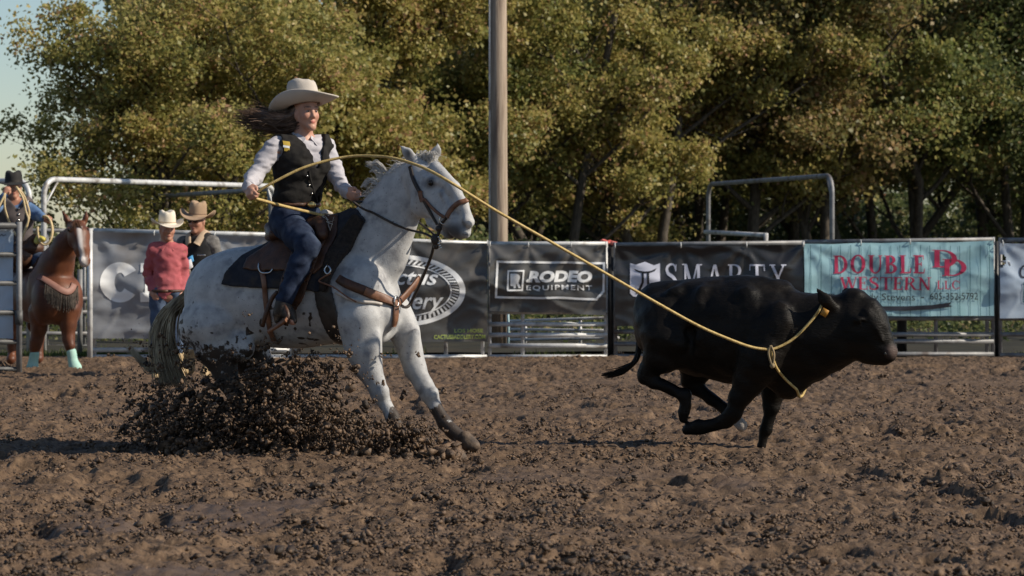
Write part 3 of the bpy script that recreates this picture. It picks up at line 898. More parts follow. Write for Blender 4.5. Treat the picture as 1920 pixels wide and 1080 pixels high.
def sans(s, x0, x1, ytop, ybot, bold=0.0, shear=0.0, space=1.0):
    """polygons (triangles) of a word set in Blender's own built-in lettering, in photograph pixels"""
    cu = bpy.data.curves.new("lettering", 'FONT'); cu.body = s; cu.resolution_u = 3; cu.offset = bold; cu.shear = shear; cu.space_character = space
    o = bpy.data.objects.new("lettering", cu); col.objects.link(o)
    dg = bpy.context.evaluated_depsgraph_get()
    me = o.evaluated_get(dg).to_mesh()
    V = np.array([v.co[:] for v in me.vertices]); polys = [list(p.vertices) for p in me.polygons]
    o.evaluated_get(dg).to_mesh_clear(); bpy.data.objects.remove(o); bpy.data.curves.remove(cu)
    lo, hi = V.min(0), V.max(0)
    X = x0 + (V[:, 0] - lo[0]) / (hi[0] - lo[0]) * (x1 - x0); Y = ybot + (V[:, 1] - lo[1]) / (hi[1] - lo[1]) * (ytop - ybot)
    return [[(X[i], Y[i]) for i in q] for q in polys]
def line(pts, w_, closed=False):
    P = [np.array(p, float) for p in pts]; out = []
    n = len(P)
    for i in range(n if closed else n - 1):
        a, b = P[i], P[(i + 1) % n]; d = (b - a) / max(np.linalg.norm(b - a), 1e-9); nn = np.array((-d[1], d[0])) * w_ / 2
        a2, b2 = a - d * w_ / 2, b + d * w_ / 2
        out.append([tuple(a2 - nn), tuple(b2 - nn), tuple(b2 + nn), tuple(a2 + nn)])
    return out

# ------------------------------------------------------------------ banners
class Banner:
    def __init__(s, name, label, x0, x1, yt0, yt1, yb0, yb1, d, m, wr, seed, ties, sag=3, slack=0.02, back=None, notch=None):
        s.b = (x0, x1, yt0, yt1, yb0, yb1, d); s.wr, s.seed, s.ties, s.sag, s.slack = wr, seed, ties, sag, slack
        s.nu, s.nv = 96, 40
        u, v = np.meshgrid(np.linspace(0, 1, s.nu + 1), np.linspace(0, 1, s.nv + 1), indexing='ij')
        P = s.pos(u, v)
        V = np.concatenate([P.reshape(-1, 3), (P + (0, 0.003, 0)).reshape(-1, 3)])
        q = np.arange(s.nu * s.nv); a = (q // s.nv) * (s.nv + 1) + q % s.nv
        if notch is not None:
            uc, vc = (q // s.nv + .5) / s.nu, (q % s.nv + .5) / s.nv
            a = a[~notch(uc, vc)]
        F = np.stack([a, a + s.nv + 1, a + s.nv + 2, a + 1], -1)
        F = np.concatenate([F, F[:, ::-1] + len(P.reshape(-1, 3))])
        cx, dd, zb = (at((x0 + x1) / 2, yb0, d))
        s.root = thing(name, label, "banner", (cx, d, zb), "advertising banners on the arena fence")
        mesh("sheet", V, F, m, s.root)
        tie = MB()
        for t in ties:
            q_ = s.pos(np.array(t), np.array(1.0))
            tie.tube([q_ + (0, -.01, -.03), q_ + (0, -.025, .01), q_ + (0, .03, .035)], 0.007, 5)
        tie.build("tie", M_tie, s.root)
    def pos(s, u, v):
        x0, x1, yt0, yt1, yb0, yb1, d = s.b
        px = x0 + (x1 - x0) * u
        yt = yt0 + (yt1 - yt0) * u
        T = np.sort(np.array(s.ties))
        nd = np.min(np.abs(u[..., None] - T), -1)
        inner = (u > T[0]) & (u < T[-1])
        yt = yt + np.where(inner, s.sag * np.sin(np.clip(nd * 2.2, 0, math.pi / 2)), 0)
        yb = yb0 + (yb1 - yb0) * u + 1.5 * vnoise2(u * 5, u * 0 + s.seed, s.seed)
        py = yb + (yt - yb) * v
        W = (x1 - x0) / FPX * d; H = (yb0 - yt0) / FPX * d
        X, Z = u * W, v * H
        dy = np.zeros(u.shape)
        for k, t in enumerate(s.ties):               # creases radiating from each tie
            ax, az = X - t * W, H - Z
            r_ = np.sqrt(ax * ax + az * az); th = np.arctan2(ax, az)
            dy += s.wr * 0.9 * np.sin(th * (6.5 + (k * 37 + s.seed) % 4) + k * 1.7 + s.seed) * r_ * np.exp(-r_ * 1.5) * 2.2
        Q = np.stack([X * 1.3 + Z * 0.5, Z * 2.6 - X * .4, np.full(u.shape, s.seed * 3.3)], -1)
        dy += s.wr * (1.2 * vnoise(Q, s.seed) + 0.62 * vnoise(Q * 2.4 + 4, s.seed + 1) + 0.26 * vnoise(Q * 5.5 + 9, s.seed + 2))
        Q2 = np.stack([X * 1.5 - Z * 1.1, Z * 2.1 + X * .5, np.full(u.shape, s.seed * 1.7)], -1)
        for f_, a_ in ((1.0, .9), (2.1, .45)):          # sharp creases
            dy -= s.wr * a_ * np.clip(1 - np.abs(vnoise(Q2 * f_ + f_, s.seed + 7)) * 3.2, 0, 1) ** 2
        dy -= s.slack * np.sin(np.pi * np.clip(v, 0, 1)) ** 2
        dd = d - 0.045 - 0.02 * (1 - v) + dy
        return np.stack([(px - 960) / FPX * d, dd, CAMH + (YHOR - py) / FPX * d], -1)
    def put(s, name, polys, m):
        x0, x1, yt0, yt1, yb0, yb1, d = s.b
        bm = bmesh.new()
        for i, q in enumerate(polys):
            vs = []
            for (px, py) in q:
                u = (px - x0) / (x1 - x0); yt = yt0 + (yt1 - yt0) * u; yb = yb0 + (yb1 - yb0) * u
                vs.append(bm.verts.new((u, (yb - py) / (yb - yt), 0.0068 if isinstance(q, RP) else 0.0072 + 0.0004 * (i % 7))))
            try: bm.faces.new(vs)
            except ValueError: pass
        bmesh.ops.remove_doubles(bm, verts=bm.verts[:], dist=2e-5)
        us = [v.co.x for v in bm.verts]; vs_ = [v.co.y for v in bm.verts]
        for i in range(1, s.nu):
            t = i / s.nu
            if min(us) < t < max(us): bmesh.ops.bisect_plane(bm, geom=bm.verts[:] + bm.edges[:] + bm.faces[:], plane_co=(t, 0, 0), plane_no=(1, 0, 0), dist=1e-5)
        for i in range(1, s.nv):
            t = i / s.nv
            if min(vs_) < t < max(vs_): bmesh.ops.bisect_plane(bm, geom=bm.verts[:] + bm.edges[:] + bm.faces[:], plane_co=(0, t, 0), plane_no=(0, 1, 0), dist=1e-5)
        bmesh.ops.triangulate(bm, faces=bm.faces[:])
        bm.verts.index_update()
        C = np.array([v.co[:] for v in bm.verts])
        P = s.pos(np.clip(C[:, 0], 0, 1), np.clip(C[:, 1], 0, 1)); P[:, 1] -= C[:, 2]
        F = [[v.index for v in f.verts] for f in bm.faces]
        bm.free()
        return mesh(name, P, F, m, s.root)
M_tie = mat("cable_tie", (0.6, 0.6, 0.58), rough=0.6)
def vinyl(name, c1, c2, rough=0.30, spec=0.55, dirt=(0.16, 0.13, 0.10)):
    return mat(name, c1, c2, scale=1.6, rough=rough, rough2=rough + .14, spec=spec, bump=0.12, bscale=9, bdist=0.02, c3=dirt, c3scale=1.1, detail=6)
M_vgrey = vinyl("grey_vinyl", (0.22, 0.228, 0.245), (0.31, 0.318, 0.335))
M_vchar = vinyl("charcoal_vinyl", (0.060, 0.058, 0.055), (0.105, 0.101, 0.096))
M_vblack = vinyl("black_vinyl", (0.014, 0.014, 0.016), (0.026, 0.026, 0.028), dirt=(0.04, 0.037, 0.035))
M_vteal = vinyl("turquoise_vinyl", (0.27, 0.46, 0.51), (0.34, 0.53, 0.57), dirt=(0.24, 0.44, 0.44))
M_vblue = vinyl("pale_blue_vinyl", (0.36, 0.44, 0.54), (0.43, 0.50, 0.59), dirt=(0.40, 0.42, 0.45))
M_pwhite = mat("white_print", (0.78, 0.78, 0.77), (0.84, 0.84, 0.83), scale=3, rough=0.38)
M_plav = mat("pale_lavender_print", (0.56, 0.57, 0.66), rough=0.4)
M_pred = mat("crimson_print", (0.42, 0.032, 0.085), rough=0.4)
M_pdark = mat("dark_print", (0.03, 0.03, 0.04), rough=0.45)
M_pline = mat("teal_dark_line_print", (0.045, 0.13, 0.165), rough=0.45)
M_pgreen = mat("lime_print", (0.42, 0.50, 0.12), rough=0.4)
M_pblack = mat("black_print", (0.012, 0.012, 0.013), rough=0.4)

# grey banner, slab lettering
b = Banner("fence_banner", "large wrinkled grey banner with big white slab letters behind the two men", 175, 590, 434, 446, 634, 640, FD - .05, M_vgrey, 0.030, 5, (0.0, .28, .55, .8, 1.0), slack=0.05)
def slabC(x0, x1, yt, yb):
    R = ring(.5, .5, .5, .5, .36, .26, 36, 322, 28)
    return [type(q)((x0 + a * (x1 - x0), yb + (yt - yb) * c) for a, c in q) for q in R]
P = slabC(190, 264, 491, 567) + word("I", 268, 305, 493, 566, T=.36, S=.14, H=.24) + word("N", 309, 389, 493, 566, T=.3, N=.16, S=.1, H=.16) + slabC(393, 467, 491, 567) + word("H", 471, 556, 493, 566, T=.3, N=.16, S=.1, H=.2)
b.put("lettering", P, M_pwhite)

# charcoal banner with rope ring and script
b = Banner("fence_banner", "dark charcoal banner with a white rope ring and slanted script behind the horse's chest", 612, 914, 449, 456, 640, 641, FD - .05, M_vchar, 0.028, 8, (0.0, .5, 1.0), slack=0.04)
cx, cy = 755, 545
rg = ring(cx, cy, 118, 67, 11, 8, 0, 360, 64) + ring(cx, cy, 93, 49, 3, 2.4, 0, 360, 56)
for k in range(64):
    t = 2 * math.pi * k / 64; t2 = t + 0.055
    rg.append([(cx + 94 * math.cos(t), cy + 50 * math.sin(t)), (cx + 94 * math.cos(t + .045), cy + 50 * math.sin(t + .045)), (cx + 106 * math.cos(t2 + .045), cy + 58.5 * math.sin(t2 + .045)), (cx + 106 * math.cos(t2), cy + 58.5 * math.sin(t2))])
b.put("ring_emblem", rg, M_pwhite)
b.put("lettering", sans("Cactus", 690, 822, 504, 534, bold=0.015, shear=0.35) + sans("Saddlery", 684, 832, 546, 590, bold=0.015, shear=0.35), M_pwhite)
b.put("small_print", sans("LOS HOSE", 852, 906, 617, 624, bold=.02) + sans("CACTUSSADDLERY.COM", 814, 910, 628, 636, bold=.02), M_pgreen)

# framed logo banner
b = Banner("fence_banner", "charcoal banner with a white framed logo and the word RODEO", 919, 1136, 459, 459, 582, 590, FD - .05, M_vchar, 0.026, 12, (0.0, .33, .7, 1.0), slack=0.03)
FR = line([(933, 490), (1132, 493), (1131, 545), (1118, 560), (930, 556)], 4, True)
SQ = line([(953, 507), (982, 507), (979, 543), (952, 543)], 3, True)
SQ += sans("P", 957, 975, 512, 535, bold=.05) + sans("R", 963, 977, 517, 539, bold=.04)
b.put("logo_frame", FR, M_pwhite); b.put("logo_square", SQ, M_pwhite)
P = sans("RODEO", 990, 1110, 507, 529, bold=0.055, shear=0.16) + sans("EQUIPMENT", 987, 1110, 534, 545, bold=0.02, space=1.25)
P += [[(986, 526), (990, 522), (992, 527), (988, 529)]]
b.put("lettering", P, M_pwhite)

# black banner with shield
b = Banner("fence_banner", "black banner with a white shield and spaced white capitals behind the calf's back", 1153, 1505, 461, 459, 612, 612, FD - .05, M_vblack, 0.022, 17, (0.0, .35, .7, 1.0), slack=0.03)
sh = [[(1181, 493), (1192, 496), (1209, 490), (1226, 497), (1237, 493), (1237, 545), (1234, 556), (1222, 559), (1187, 556), (1181, 550)]]
b.put("shield", sh, M_plav)
top = [(1187, 503), (1198, 507), (1209, 508.5), (1221, 507), (1231, 502), (1227, 508), (1217, 511.5), (1209, 512), (1200, 511), (1192, 508)]
fig = [top, rect(1202.5, 511, 1206.5, 529), rect(1212.5, 511, 1216.5, 529), [(1202.5, 529), (1206.5, 529), (1200, 548), (1192, 552)], [(1212.5, 529), (1216.5, 529), (1222, 545), (1214, 541)]]
bb = b.put("shield_figure", fig, M_pblack)
for v in bb.data.vertices: v.co.y -= 0.004
b.put("lettering", word("SMARTY", 1246, 1472, 495, 541, T=.15, N=.07, S=.05, gap=.26), M_plav)

# turquoise banner
b = Banner("fence_banner", "turquoise plank print banner with red capitals DOUBLE DD WESTERN LLC", 1507, 1862, 457, 451, 594, 591, FD - .05, M_vteal, 0.014, 23, (0.0, .3, .56, 1.0), sag=5, slack=0.02)
ln = []
for k in range(19):
    x = 1519 + k * 18.6 + ((k * 7) % 3 - 1) * .8
    ln.append(rect(x, 592, x + 1.1, 459))
b.put("plank_lines", ln, M_pline)
P = word("DOUBLE", 1561, 1733, 478, 512, T=.2, N=.07); Pb = word("WESTERN", 1574, 1744, 519, 543, T=.17, N=.06, gap=.06); Pc = word("LLC", 1755, 1798, 525, 541, T=.16, N=.07)
P2 = word("D", 1746, 1795, 467, 500, T=.17, N=.07) + word("D", 1765, 1813, 484, 516, T=.17, N=.07)
for nm_, q_ in (("lettering", P), ("lettering", Pb), ("lettering", Pc), ("letter_logo", P2)):
    bb = b.put(nm_, q_, M_pred)
    for v in bb.data.vertices: v.co.y -= 0.004
P = sans("Dan & Judy Stevens", 1552, 1714, 550, 567) + sans("-", 1725, 1731, 556, 558) + sans("605-352-5792", 1742, 1832, 548, 561)
arr = [[(1568, 583), (1620, 580), (1700, 576), (1700, 568 + 12), (1620, 587), (1568, 588)], [(1620, 575), (1700, 573.5), (1745, 571), (1782, 566), (1778, 571), (1784, 574), (1745, 579), (1700, 582), (1620, 583)]]
bb = b.put("small_print", P + arr[1:], M_pdark)
for v in bb.data.vertices: v.co.y -= 0.004

# pale blue banner at the right edge
def notch(u, v): return ((u - 0.012) ** 2 / 0.028 ** 2 + (v - 0.77) ** 2 / 0.09 ** 2 < 1)
b = Banner("fence_banner", "pale blue banner with a torn edge at the right end of the fence", 1873, 2150, 456, 456, 596, 598, FD - .05, M_vblue, 0.018, 29, (0.02, .4, .75, 1.0), slack=0.02, notch=notch)
b.put("lettering", strip([(1925, 502), (1917, 498), (1911, 508), (1913, 518), (1921, 518), (1928, 510)], [3, 3, 3.5, 3.5, 3, 2]), M_pdark)
b.put("outlined_box", line([(1917, 530), (1990, 530), (1990, 566), (1917, 566)], 2, True), M_pline)
MB().add([at(1873.5, 490, FD - .1), at(1895, 498, FD - .13), at(1893, 489, FD - .12), at(1884, 488, FD - .1), at(1873.5, 490, FD - .09), at(1895, 498, FD - .12), at(1893, 489, FD - .11), at(1884, 488, FD - .09)],
          [(0, 1, 2, 3), (7, 6, 5, 4), (0, 4, 5, 1), (2, 6, 7, 3)]).build("torn_flap", M_pwhite, b.root)

# pale blue banner on the near left gate
b = Banner("gate_banner", "pale blue banner hung behind the rails of the near left gate", -235, 27, 430, 430, 632, 634, gd + .11, M_vblue, 0.02, 31, (0.0, .4, .75, 1.0), slack=0.01)
b.put("lettering", strip([(2, 442), (5, 439), (8, 442), (11, 440), (14, 441)], [1.2] * 5), M_pdark)
# ------------------------------------------------------------------ white roping horse
TH = math.radians(25)
HF = np.array((math.cos(TH), -math.sin(TH), 0.0))     # horse forward
HL = np.array((math.sin(TH), math.cos(TH), 0.0))      # towards the horse's far side
HX0 = (560 - 960) / FPX * 20.0
def hp(px, py, l=0.0, D=20.0):
    """point on the picture ray (px,py) lying l metres beyond the horse's own middle plane"""
    t = (px - 960) / FPX
    a = (D * t + t * l * HL[1] - HX0 - l * HL[0]) / (HF[0] + t * HL[1] * 0 + t * math.sin(TH))
    Y = D - a * math.sin(TH) + l * HL[1]
    return np.array((t * Y, Y, CAMH + (YHOR - py) / FPX * Y))
HR = np.stack([HF, HL, (0, 0, 1.0)], 1)               # columns: forward, side, up
def hrot(pitch):                                       # forward axis pitched down by pitch (rad)
    c, s_ = math.cos(pitch), math.sin(pitch)
    f = HF * c + np.array((0, 0, -s_)); u = HF * s_ + np.array((0, 0, c))
    return np.stack([f, HL, u], 1)

H = Body(0.05)
# trunk
H.chain([(hp(425, 556), .300), (hp(485, 556), .325), (hp(555, 552), .345), (hp(630, 545), .355)], HL, .80, k=.08)
H.ell(hp(408, 562, -.13), (.21, .17, .30), hrot(.3), k=.08); H.ell(hp(408, 562, .13), (.21, .17, .30), hrot(.3), k=.08)
H.ell(hp(440, 500, 0), (.20, .17, .10), hrot(-.25), k=.06)                   # croup
H.ell(hp(694, 562), (.20, .235, .30), hrot(-.25), k=.08)                     # breast
H.ell(hp(668, 565, -.17), (.15, .10, .27), hrot(.5), k=.12); H.ell(hp(668, 565, .17), (.15, .10, .27), hrot(.5), k=.12)
H.ell(hp(718, 588, -.09), (.10, .10, .12), k=.05); H.ell(hp(722, 588, .10), (.10, .10, .12), k=.05)  # pectorals
H.ell(hp(632, 445), (.20, .07, .13), hrot(-.2), k=.07)                       # withers
# neck
H.chain([(hp(668, 500), .280), (hp(698, 462), .262), (hp(727, 412), .205), (hp(752, 372), .165), (hp(772, 340), .135)], HL, .46, k=.06)
H.cone(hp(676, 420), .05, hp(745, 318), .045, HL, .6, k=.06)                  # crest
# head, turned a little towards the camera
hd = lambda px, py, l=0: hp(px, py, l - 0.0022 * (px - 770))
H.chain([(hd(786, 333), .122), (hd(811, 362), .138), (hd(846, 404), .106), (hd(862, 423), .082)], HL, .58, k=.035)
H.ell(hd(794, 384, -.045), (.085, .04, .085), k=.03); H.ell(hd(794, 384, .045), (.085, .04, .085), k=.03)   # jowls
H.cone(hd(806, 416), .03, hd(842, 437), .036, HL, .8, k=.03)                  # lower jaw
H.ell(hd(862, 427), (.058, .052, .062), k=.03)                               # muzzle
H.chain([(hd(816, 316), .05), (hd(850, 354), .044), (hd(867, 384), .040), (hd(879, 417), .040)], HL, .85, k=.03); H.ell(hd(871, 436), (.046, .042, .032), hrot(.5), k=.03)                 # bridge of the nose
H.ell(hd(843, 440), (.045, .036, .03), k=.02)                                # chin
H.ell(hd(874, 414, -.04), (.03, .018, .034), k=.02); H.ell(hd(874, 414, .04), (.03, .018, .034), k=.02)
H.cone(hd(800, 333, -.072), .018, hd(818, 341, -.070), .012, k=.03)              # brow
H.cone(hd(826, 360, -.078), .013, hd(845, 392, -.058), .010, k=.02)            # facial crest
H.ell(hd(807, 343, -.086), (.022, .016, .016), k=.02)
H.ell(hd(869, 421, -.046), (.013, .022, .034), hrot(.45), k=.010, op=-1)        # nostril
# ears
for (bx, by, bl, mx, my, ml, tx, ty, tl) in ((777, 303, -.055, 764, 287, -.075, 747, 270, -.085), (810, 300, .06, 819, 284, .075, 822, 267, .08)):
    H.chain([(hp(bx, by, bl), .040), (hp(mx, my, ml), .032), (hp(tx, ty, tl), .006)], HL, .6, k=.02)
H.ell(hp(765, 289, -.105), (.018, .022, .045), hrot(-.9), k=.012, op=-1)
H.ell(hp(820, 284, .045), (.018, .022, .045), hrot(.1), k=.012, op=-1)
# near fore leg
def leg(pts, sq=.82, k=.022): H.chain([(hp(x, y, l), r) for x, y, l, r in pts], HL, sq, k)
leg([(676, 600, -.19, .165), (680, 650, -.19, .128), (692, 691, -.18, .092), (702, 715, -.175, .070), (711, 737, -.17, .062), (724, 762, -.165, .041), (735, 782, -.16, .050), (744, 800, -.155, .042), (752, 818, -.15, .050), (757, 834, -.15, .066)])
H.ell(hp(697, 655, -.235), (.05, .04, .13), hrot(.35), k=.03); H.ell(hp(672, 640, -.24), (.05, .05, .13), hrot(.2), k=.03)
H.ell(hp(717, 735, -.20), (.04, .045, .055), hrot(.3), k=.02); H.ell(hp(811, 738, .12), (.04, .04, .05), hrot(.4), k=.02)
H.ell(hp(770, 650, .10), (.05, .04, .13), hrot(.35), k=.03)
H.cone(hp(735, 640, 0), .02, hp(733, 560, 0), .03, k=.05, op=-1)
# far fore leg, reaching forward
leg([(738, 585, .17, .130), (760, 625, .17, .100), (779, 691, .16, .078), (795, 722, .15, .062), (805, 740, .15, .058), (817, 765, .14, .041), (834, 793, .13, .048), (848, 808, .12, .046), (862, 820, .12, .044), (872, 830, .12, .046)])
# near hind leg, sliding under the body
leg([(398, 615, -.19, .215), (405, 650, -.19, .150), (420, 690, -.18, .092), (428, 716, -.18, .074), (442, 745, -.18, .056), (462, 785, -.18, .056), (480, 812, -.18, .052), (500, 830, -.18, .066)])
H.ell(hp(372, 600, -.17), (.10, .12, .20), hrot(.4), k=.06)
leg([(440, 620, .18, .21), (470, 670, .18, .14), (500, 706, .18, .09), (512, 728, .18, .072), (530, 760, .18, .056), (552, 795, .18, .055), (570, 816, .18, .052), (588, 830, .18, .066)])
H.ell(hp(452, 650, -.2), (.10, .06, .10), hrot(.8), k=.05)      # stifle
H.amp.append((0.006, (9, 9, 9), 4, None))
V, F = H.skin(0.0125, smooth=2)
# marks of its own: mud splashed over belly, hindquarters and legs; grey skin of muzzle; dapples
rel = (V - np.array((HX0, 20, 0)))
aX = rel @ HF; z = V[:, 2]
big = vnoise(V * 5, 91); mid = vnoise(V * 13, 92)
mud = np.clip(0.38 - 1.15 * (z - 0.62), -.5, .62) * np.clip((0.36 - aX) / .5, 0, 1) + 0.20 * big + .14 * mid
mud = np.where(aX > .28, np.clip((0.37 - z) * 3.2, -.6, .62) + .18 * big + .16 * mid, mud)
mud = np.where((z < .38) & (aX < .6), np.maximum(mud, .5 + .2 * mid), mud)
mud = np.where(aX > .78, np.maximum(mud, np.clip((.42 - z) * 5, -.6, .70) + .25 * mid + .2 * big), mud)
mud = np.where((aX > .7) & (z < .22), np.maximum(mud, .74 + .2 * mid), mud)
mud += np.clip(vnoise(V * 30, 95) - .36, 0, 1) * 1.7 * (aX < .35) * np.clip((1.16 - z) * 3, 0, 1)
mud = np.maximum(mud, (.55 + .3 * mid) * (np.abs(aX - .12) < .28) * (z < .62))
mud += np.where(aX < -.3, .08, 0) * (z < 1.15)
mz = hd(854, 435); grey = np.clip(1.9 * (1 - np.linalg.norm((V - mz) / (.10, .20, .085), axis=1)), 0, .92)
eye_d = np.linalg.norm(V - hd(806, 342, -.1), axis=1)
grey = np.maximum(grey, np.clip(1.5 * (1 - eye_d / .055), 0, .8))
for e in (hp(765, 289, -.10), hp(820, 284, .045)): grey = np.maximum(grey, 1.1 * np.clip(1 - np.linalg.norm(V - e, axis=1) / .05, 0, 1))
nd = np.linalg.norm((V - hd(869, 421, -.050)) * (1, .6, .6), axis=1); grey = np.maximum(grey, 1.3 * np.clip(1 - nd / .028, 0, 1))
ml = np.abs((V[:, 2] - np.interp(V[:, 0], [hd(845, 436)[0], hd(880, 441)[0]], [hd(845, 436)[2], hd(880, 441)[2]]))); grey = np.maximum(grey, .9 * np.clip(1 - ml / .006, 0, 1) * (V[:, 0] > hd(846, 436)[0]))
knee = np.clip(1 - np.abs(z - .46) / .22, 0, 1) * .25 * (aX > .2) * np.clip(mid + .5, 0, 1)
horse = thing("horse", "muddy white horse sliding to a stop under the woman with the light hat", "horse", (HX0, 20.0, 0))
M_white = mat("white_horse_hair", (0.36, 0.358, 0.358), (0.47, 0.467, 0.46), scale=11, rough=0.62, bump=0.25, bscale=120, c3=(0.215, 0.214, 0.225), c3scale=8, flecks=(0.18, 0.165, 0.16),
              mud=(0.040, 0.027, 0.019), attr=[('grey', (0.040, 0.035, 0.035))], sheen=0.15)
mesh("body", V, F, M_white, horse, attrs={'mud': mud, 'grey': np.clip(grey + knee, 0, 1)})
M_eye = mat("dark_eye", (0.012, 0.009, 0.007), rough=0.08)
MB().ball(H.hit(808, 343, 19.2, -.006)[0] , .019, 10, 8).build("eye", M_eye, horse)
mbn = MB()
# hair: mane, forelock, tail as many strands
def strands(mb, n, root_fn, path_fn, r0, k=3, seed=1):
    g_ = random.Random(seed)
    for i in range(n):
        b_ = root_fn(g_); P = path_fn(g_, b_)
        mb.tube(catmull(P, k), [r0, r0 * .75, r0 * .15], 3, cap=False)
M_mane = mat("white_mane_hair", (0.44, 0.42, 0.39), (0.58, 0.56, 0.53), scale=30, rough=0.5)
mb = MB()
def mroot(g): t = g.random(); return np.array(hp(690 + 80 * t + g.uniform(-3, 3), 374 - 74 * t + g.uniform(-2, 3), g.uniform(-.03, .04)))
def mpath(g, b):
    L = g.uniform(.03, .10); return [b, b + (-L * .5, g.uniform(-.02, .03), L * g.uniform(-.05, .45)), b + (-L * 1.15, g.uniform(-.03, .05), L * g.uniform(-.5, .55))]
strands(mb, 150, mroot, mpath, .002, seed=5)
for (x, y, dx, dy) in ((712, 335, -26, -28), (716, 330, -22, -8), (722, 322, -30, -14), (706, 345, -28, 6)):   # flying locks
    g = random.Random(int(x))
    for i in range(34):
        b = np.array(hp(x + g.uniform(-5, 5), y + g.uniform(-3, 3), .0)); e = np.array(hp(x + dx * g.uniform(.7, 1.1), y + dy * g.uniform(.8, 1.2), g.uniform(-.03, .03)))
        m_ = (b + e) / 2 + (g.gauss(0, .008), 0, .02 + .03 * g.random()); mb.tube(catmull([b, m_, e], 4), [.0025, .002, .0006], 3, cap=False)
mb.build("mane", M_mane, horse)
mb = MB()
strands(mb, 150, lambda g: np.array(hp(778 + g.uniform(0, 36), 300 + g.uniform(-4, 8), g.uniform(-.05, .03))),
        lambda g, b: [b, b + (.01, -.02, .035 + g.uniform(-.01, .02)), b + (g.uniform(-.02, .09), -.04, g.uniform(-.03, .05))], .0035, seed=6)
mb.build("forelock", M_mane, horse)
M_tail = mat("muddy_tail_hair", (0.21, 0.165, 0.10), (0.48, 0.41, 0.28), scale=9, rough=0.6, stretch=(1, 1, .4), c3=(0.07, 0.05, 0.03), c3scale=6, attr=[('dk', (0.038, 0.026, 0.017))])
mb = MB()
TP = [(352, 552), (334, 568), (316, 592), (306, 626), (308, 660), (316, 692), (326, 722)]
for i in range(680):
    g = random.Random(i + 500)
    s_ = g.gauss(0, 1); q = g.gauss(0, 1); cut = g.choice((4, 5, 6, 7, 7, 7))
    P = [hp(x + (s_ * (2 + 2.3 * k) * 1.0) + g.gauss(0, 1.4), y + g.gauss(0, 3), .02 + q * (.012 + .010 * k)) for k, (x, y) in enumerate(TP[:max(cut, 3)])]
    mb.tube(catmull(P, 3), [.0045, .004, .0012], 3, cap=False)
for i in range(60):                                            # the tip swung out to the side
    g = random.Random(i + 1500)
    a_ = g.uniform(0, 1)
    P = [hp(304 + g.gauss(0, 4), 690 + g.gauss(0, 5), .05), hp(285 + g.gauss(0, 4), 694 + g.gauss(0, 4), .06), hp(264 + g.gauss(0, 3), 676 + g.gauss(0, 4), .08), hp(243 + g.gauss(0, 6), 654 + g.gauss(0, 5), .10)]
    mb.tube(catmull(P, 3), [.004, .003, .001], 3, cap=False)
zt_ = np.array(mb.V)[:, 2]; mb.build("tail", M_tail, horse, attrs={'dk': np.clip((.62 - zt_) / .30, 0, .85) * np.clip(.7 + .8 * vnoise(np.array(mb.V) * 14, 71), 0, 1)})
M_hoof = mat('muddy_hoof', (.05, .035, .025), (.13, .09, .06), scale=20, rough=.7, bump=.5, bscale=60)
# hooves: dark cups round the feet
for (x, y, l) in ((759, 838, -.15), (880, 836, .12), (503, 834, -.18), (591, 834, .18)):
    c = hp(x, y, l)
    Bh = Body(.02); Bh.cone(c - HF * .03 + (0, 0, .055), .046, c + HF * .005 + (0, 0, .012), .050, k=.02); Bh.cone(c - HF * .02 + (0, 0, .02), .045, c + HF * .045, .032, k=.03)
    V_, F_ = Bh.skin(.011); V_[:, 2] = np.maximum(V_[:, 2], -.015)
    mesh("hoof", V_, F_, M_hoof, horse)

# ------------------------------------------------------------------ tack
M_leather = mat("brown_saddle_leather", (0.045, 0.020, 0.011), (0.095, 0.040, 0.019), scale=14, rough=0.5, bump=0.3, bscale=60, c3=(0.05, 0.022, 0.012), c3scale=4)
M_leather2 = mat("tan_leather", (0.135, 0.060, 0.033), (0.215, 0.100, 0.055), scale=16, rough=0.5, bump=0.2, bscale=60)
M_dkleather = mat("black_leather", (0.022, 0.016, 0.013), (0.045, 0.034, 0.027), scale=18, rough=0.5)
M_pad = mat("navy_felt_pad", (0.014, 0.016, 0.024), (0.026, 0.028, 0.036), scale=20, rough=0.95, bump=0.4, bscale=70, c3=(0.05, 0.037, 0.027), c3scale=5)
M_fleece = mat("black_fleece", (0.016, 0.012, 0.010), (0.034, 0.025, 0.019), scale=40, rough=1.0, bump=0.8, bscale=80)
M_metal = mat("nickel_hardware", (0.55, 0.54, 0.52), rough=0.25, metal=1.0)
M_wool = mat("pale_horn_wrap", (0.42, 0.38, 0.33), (0.55, 0.50, 0.45), scale=30, rough=0.9)
def pxpoly(pts, l=-.28):
    """photograph outline seen on the near side -> outline in the horse's own side plane"""
    out = []
    for x, y in pts:
        q = np.array(hp(x, y, l)) - (HX0, 20, 0)
        out.append((q @ HF, q[2]))
    return out
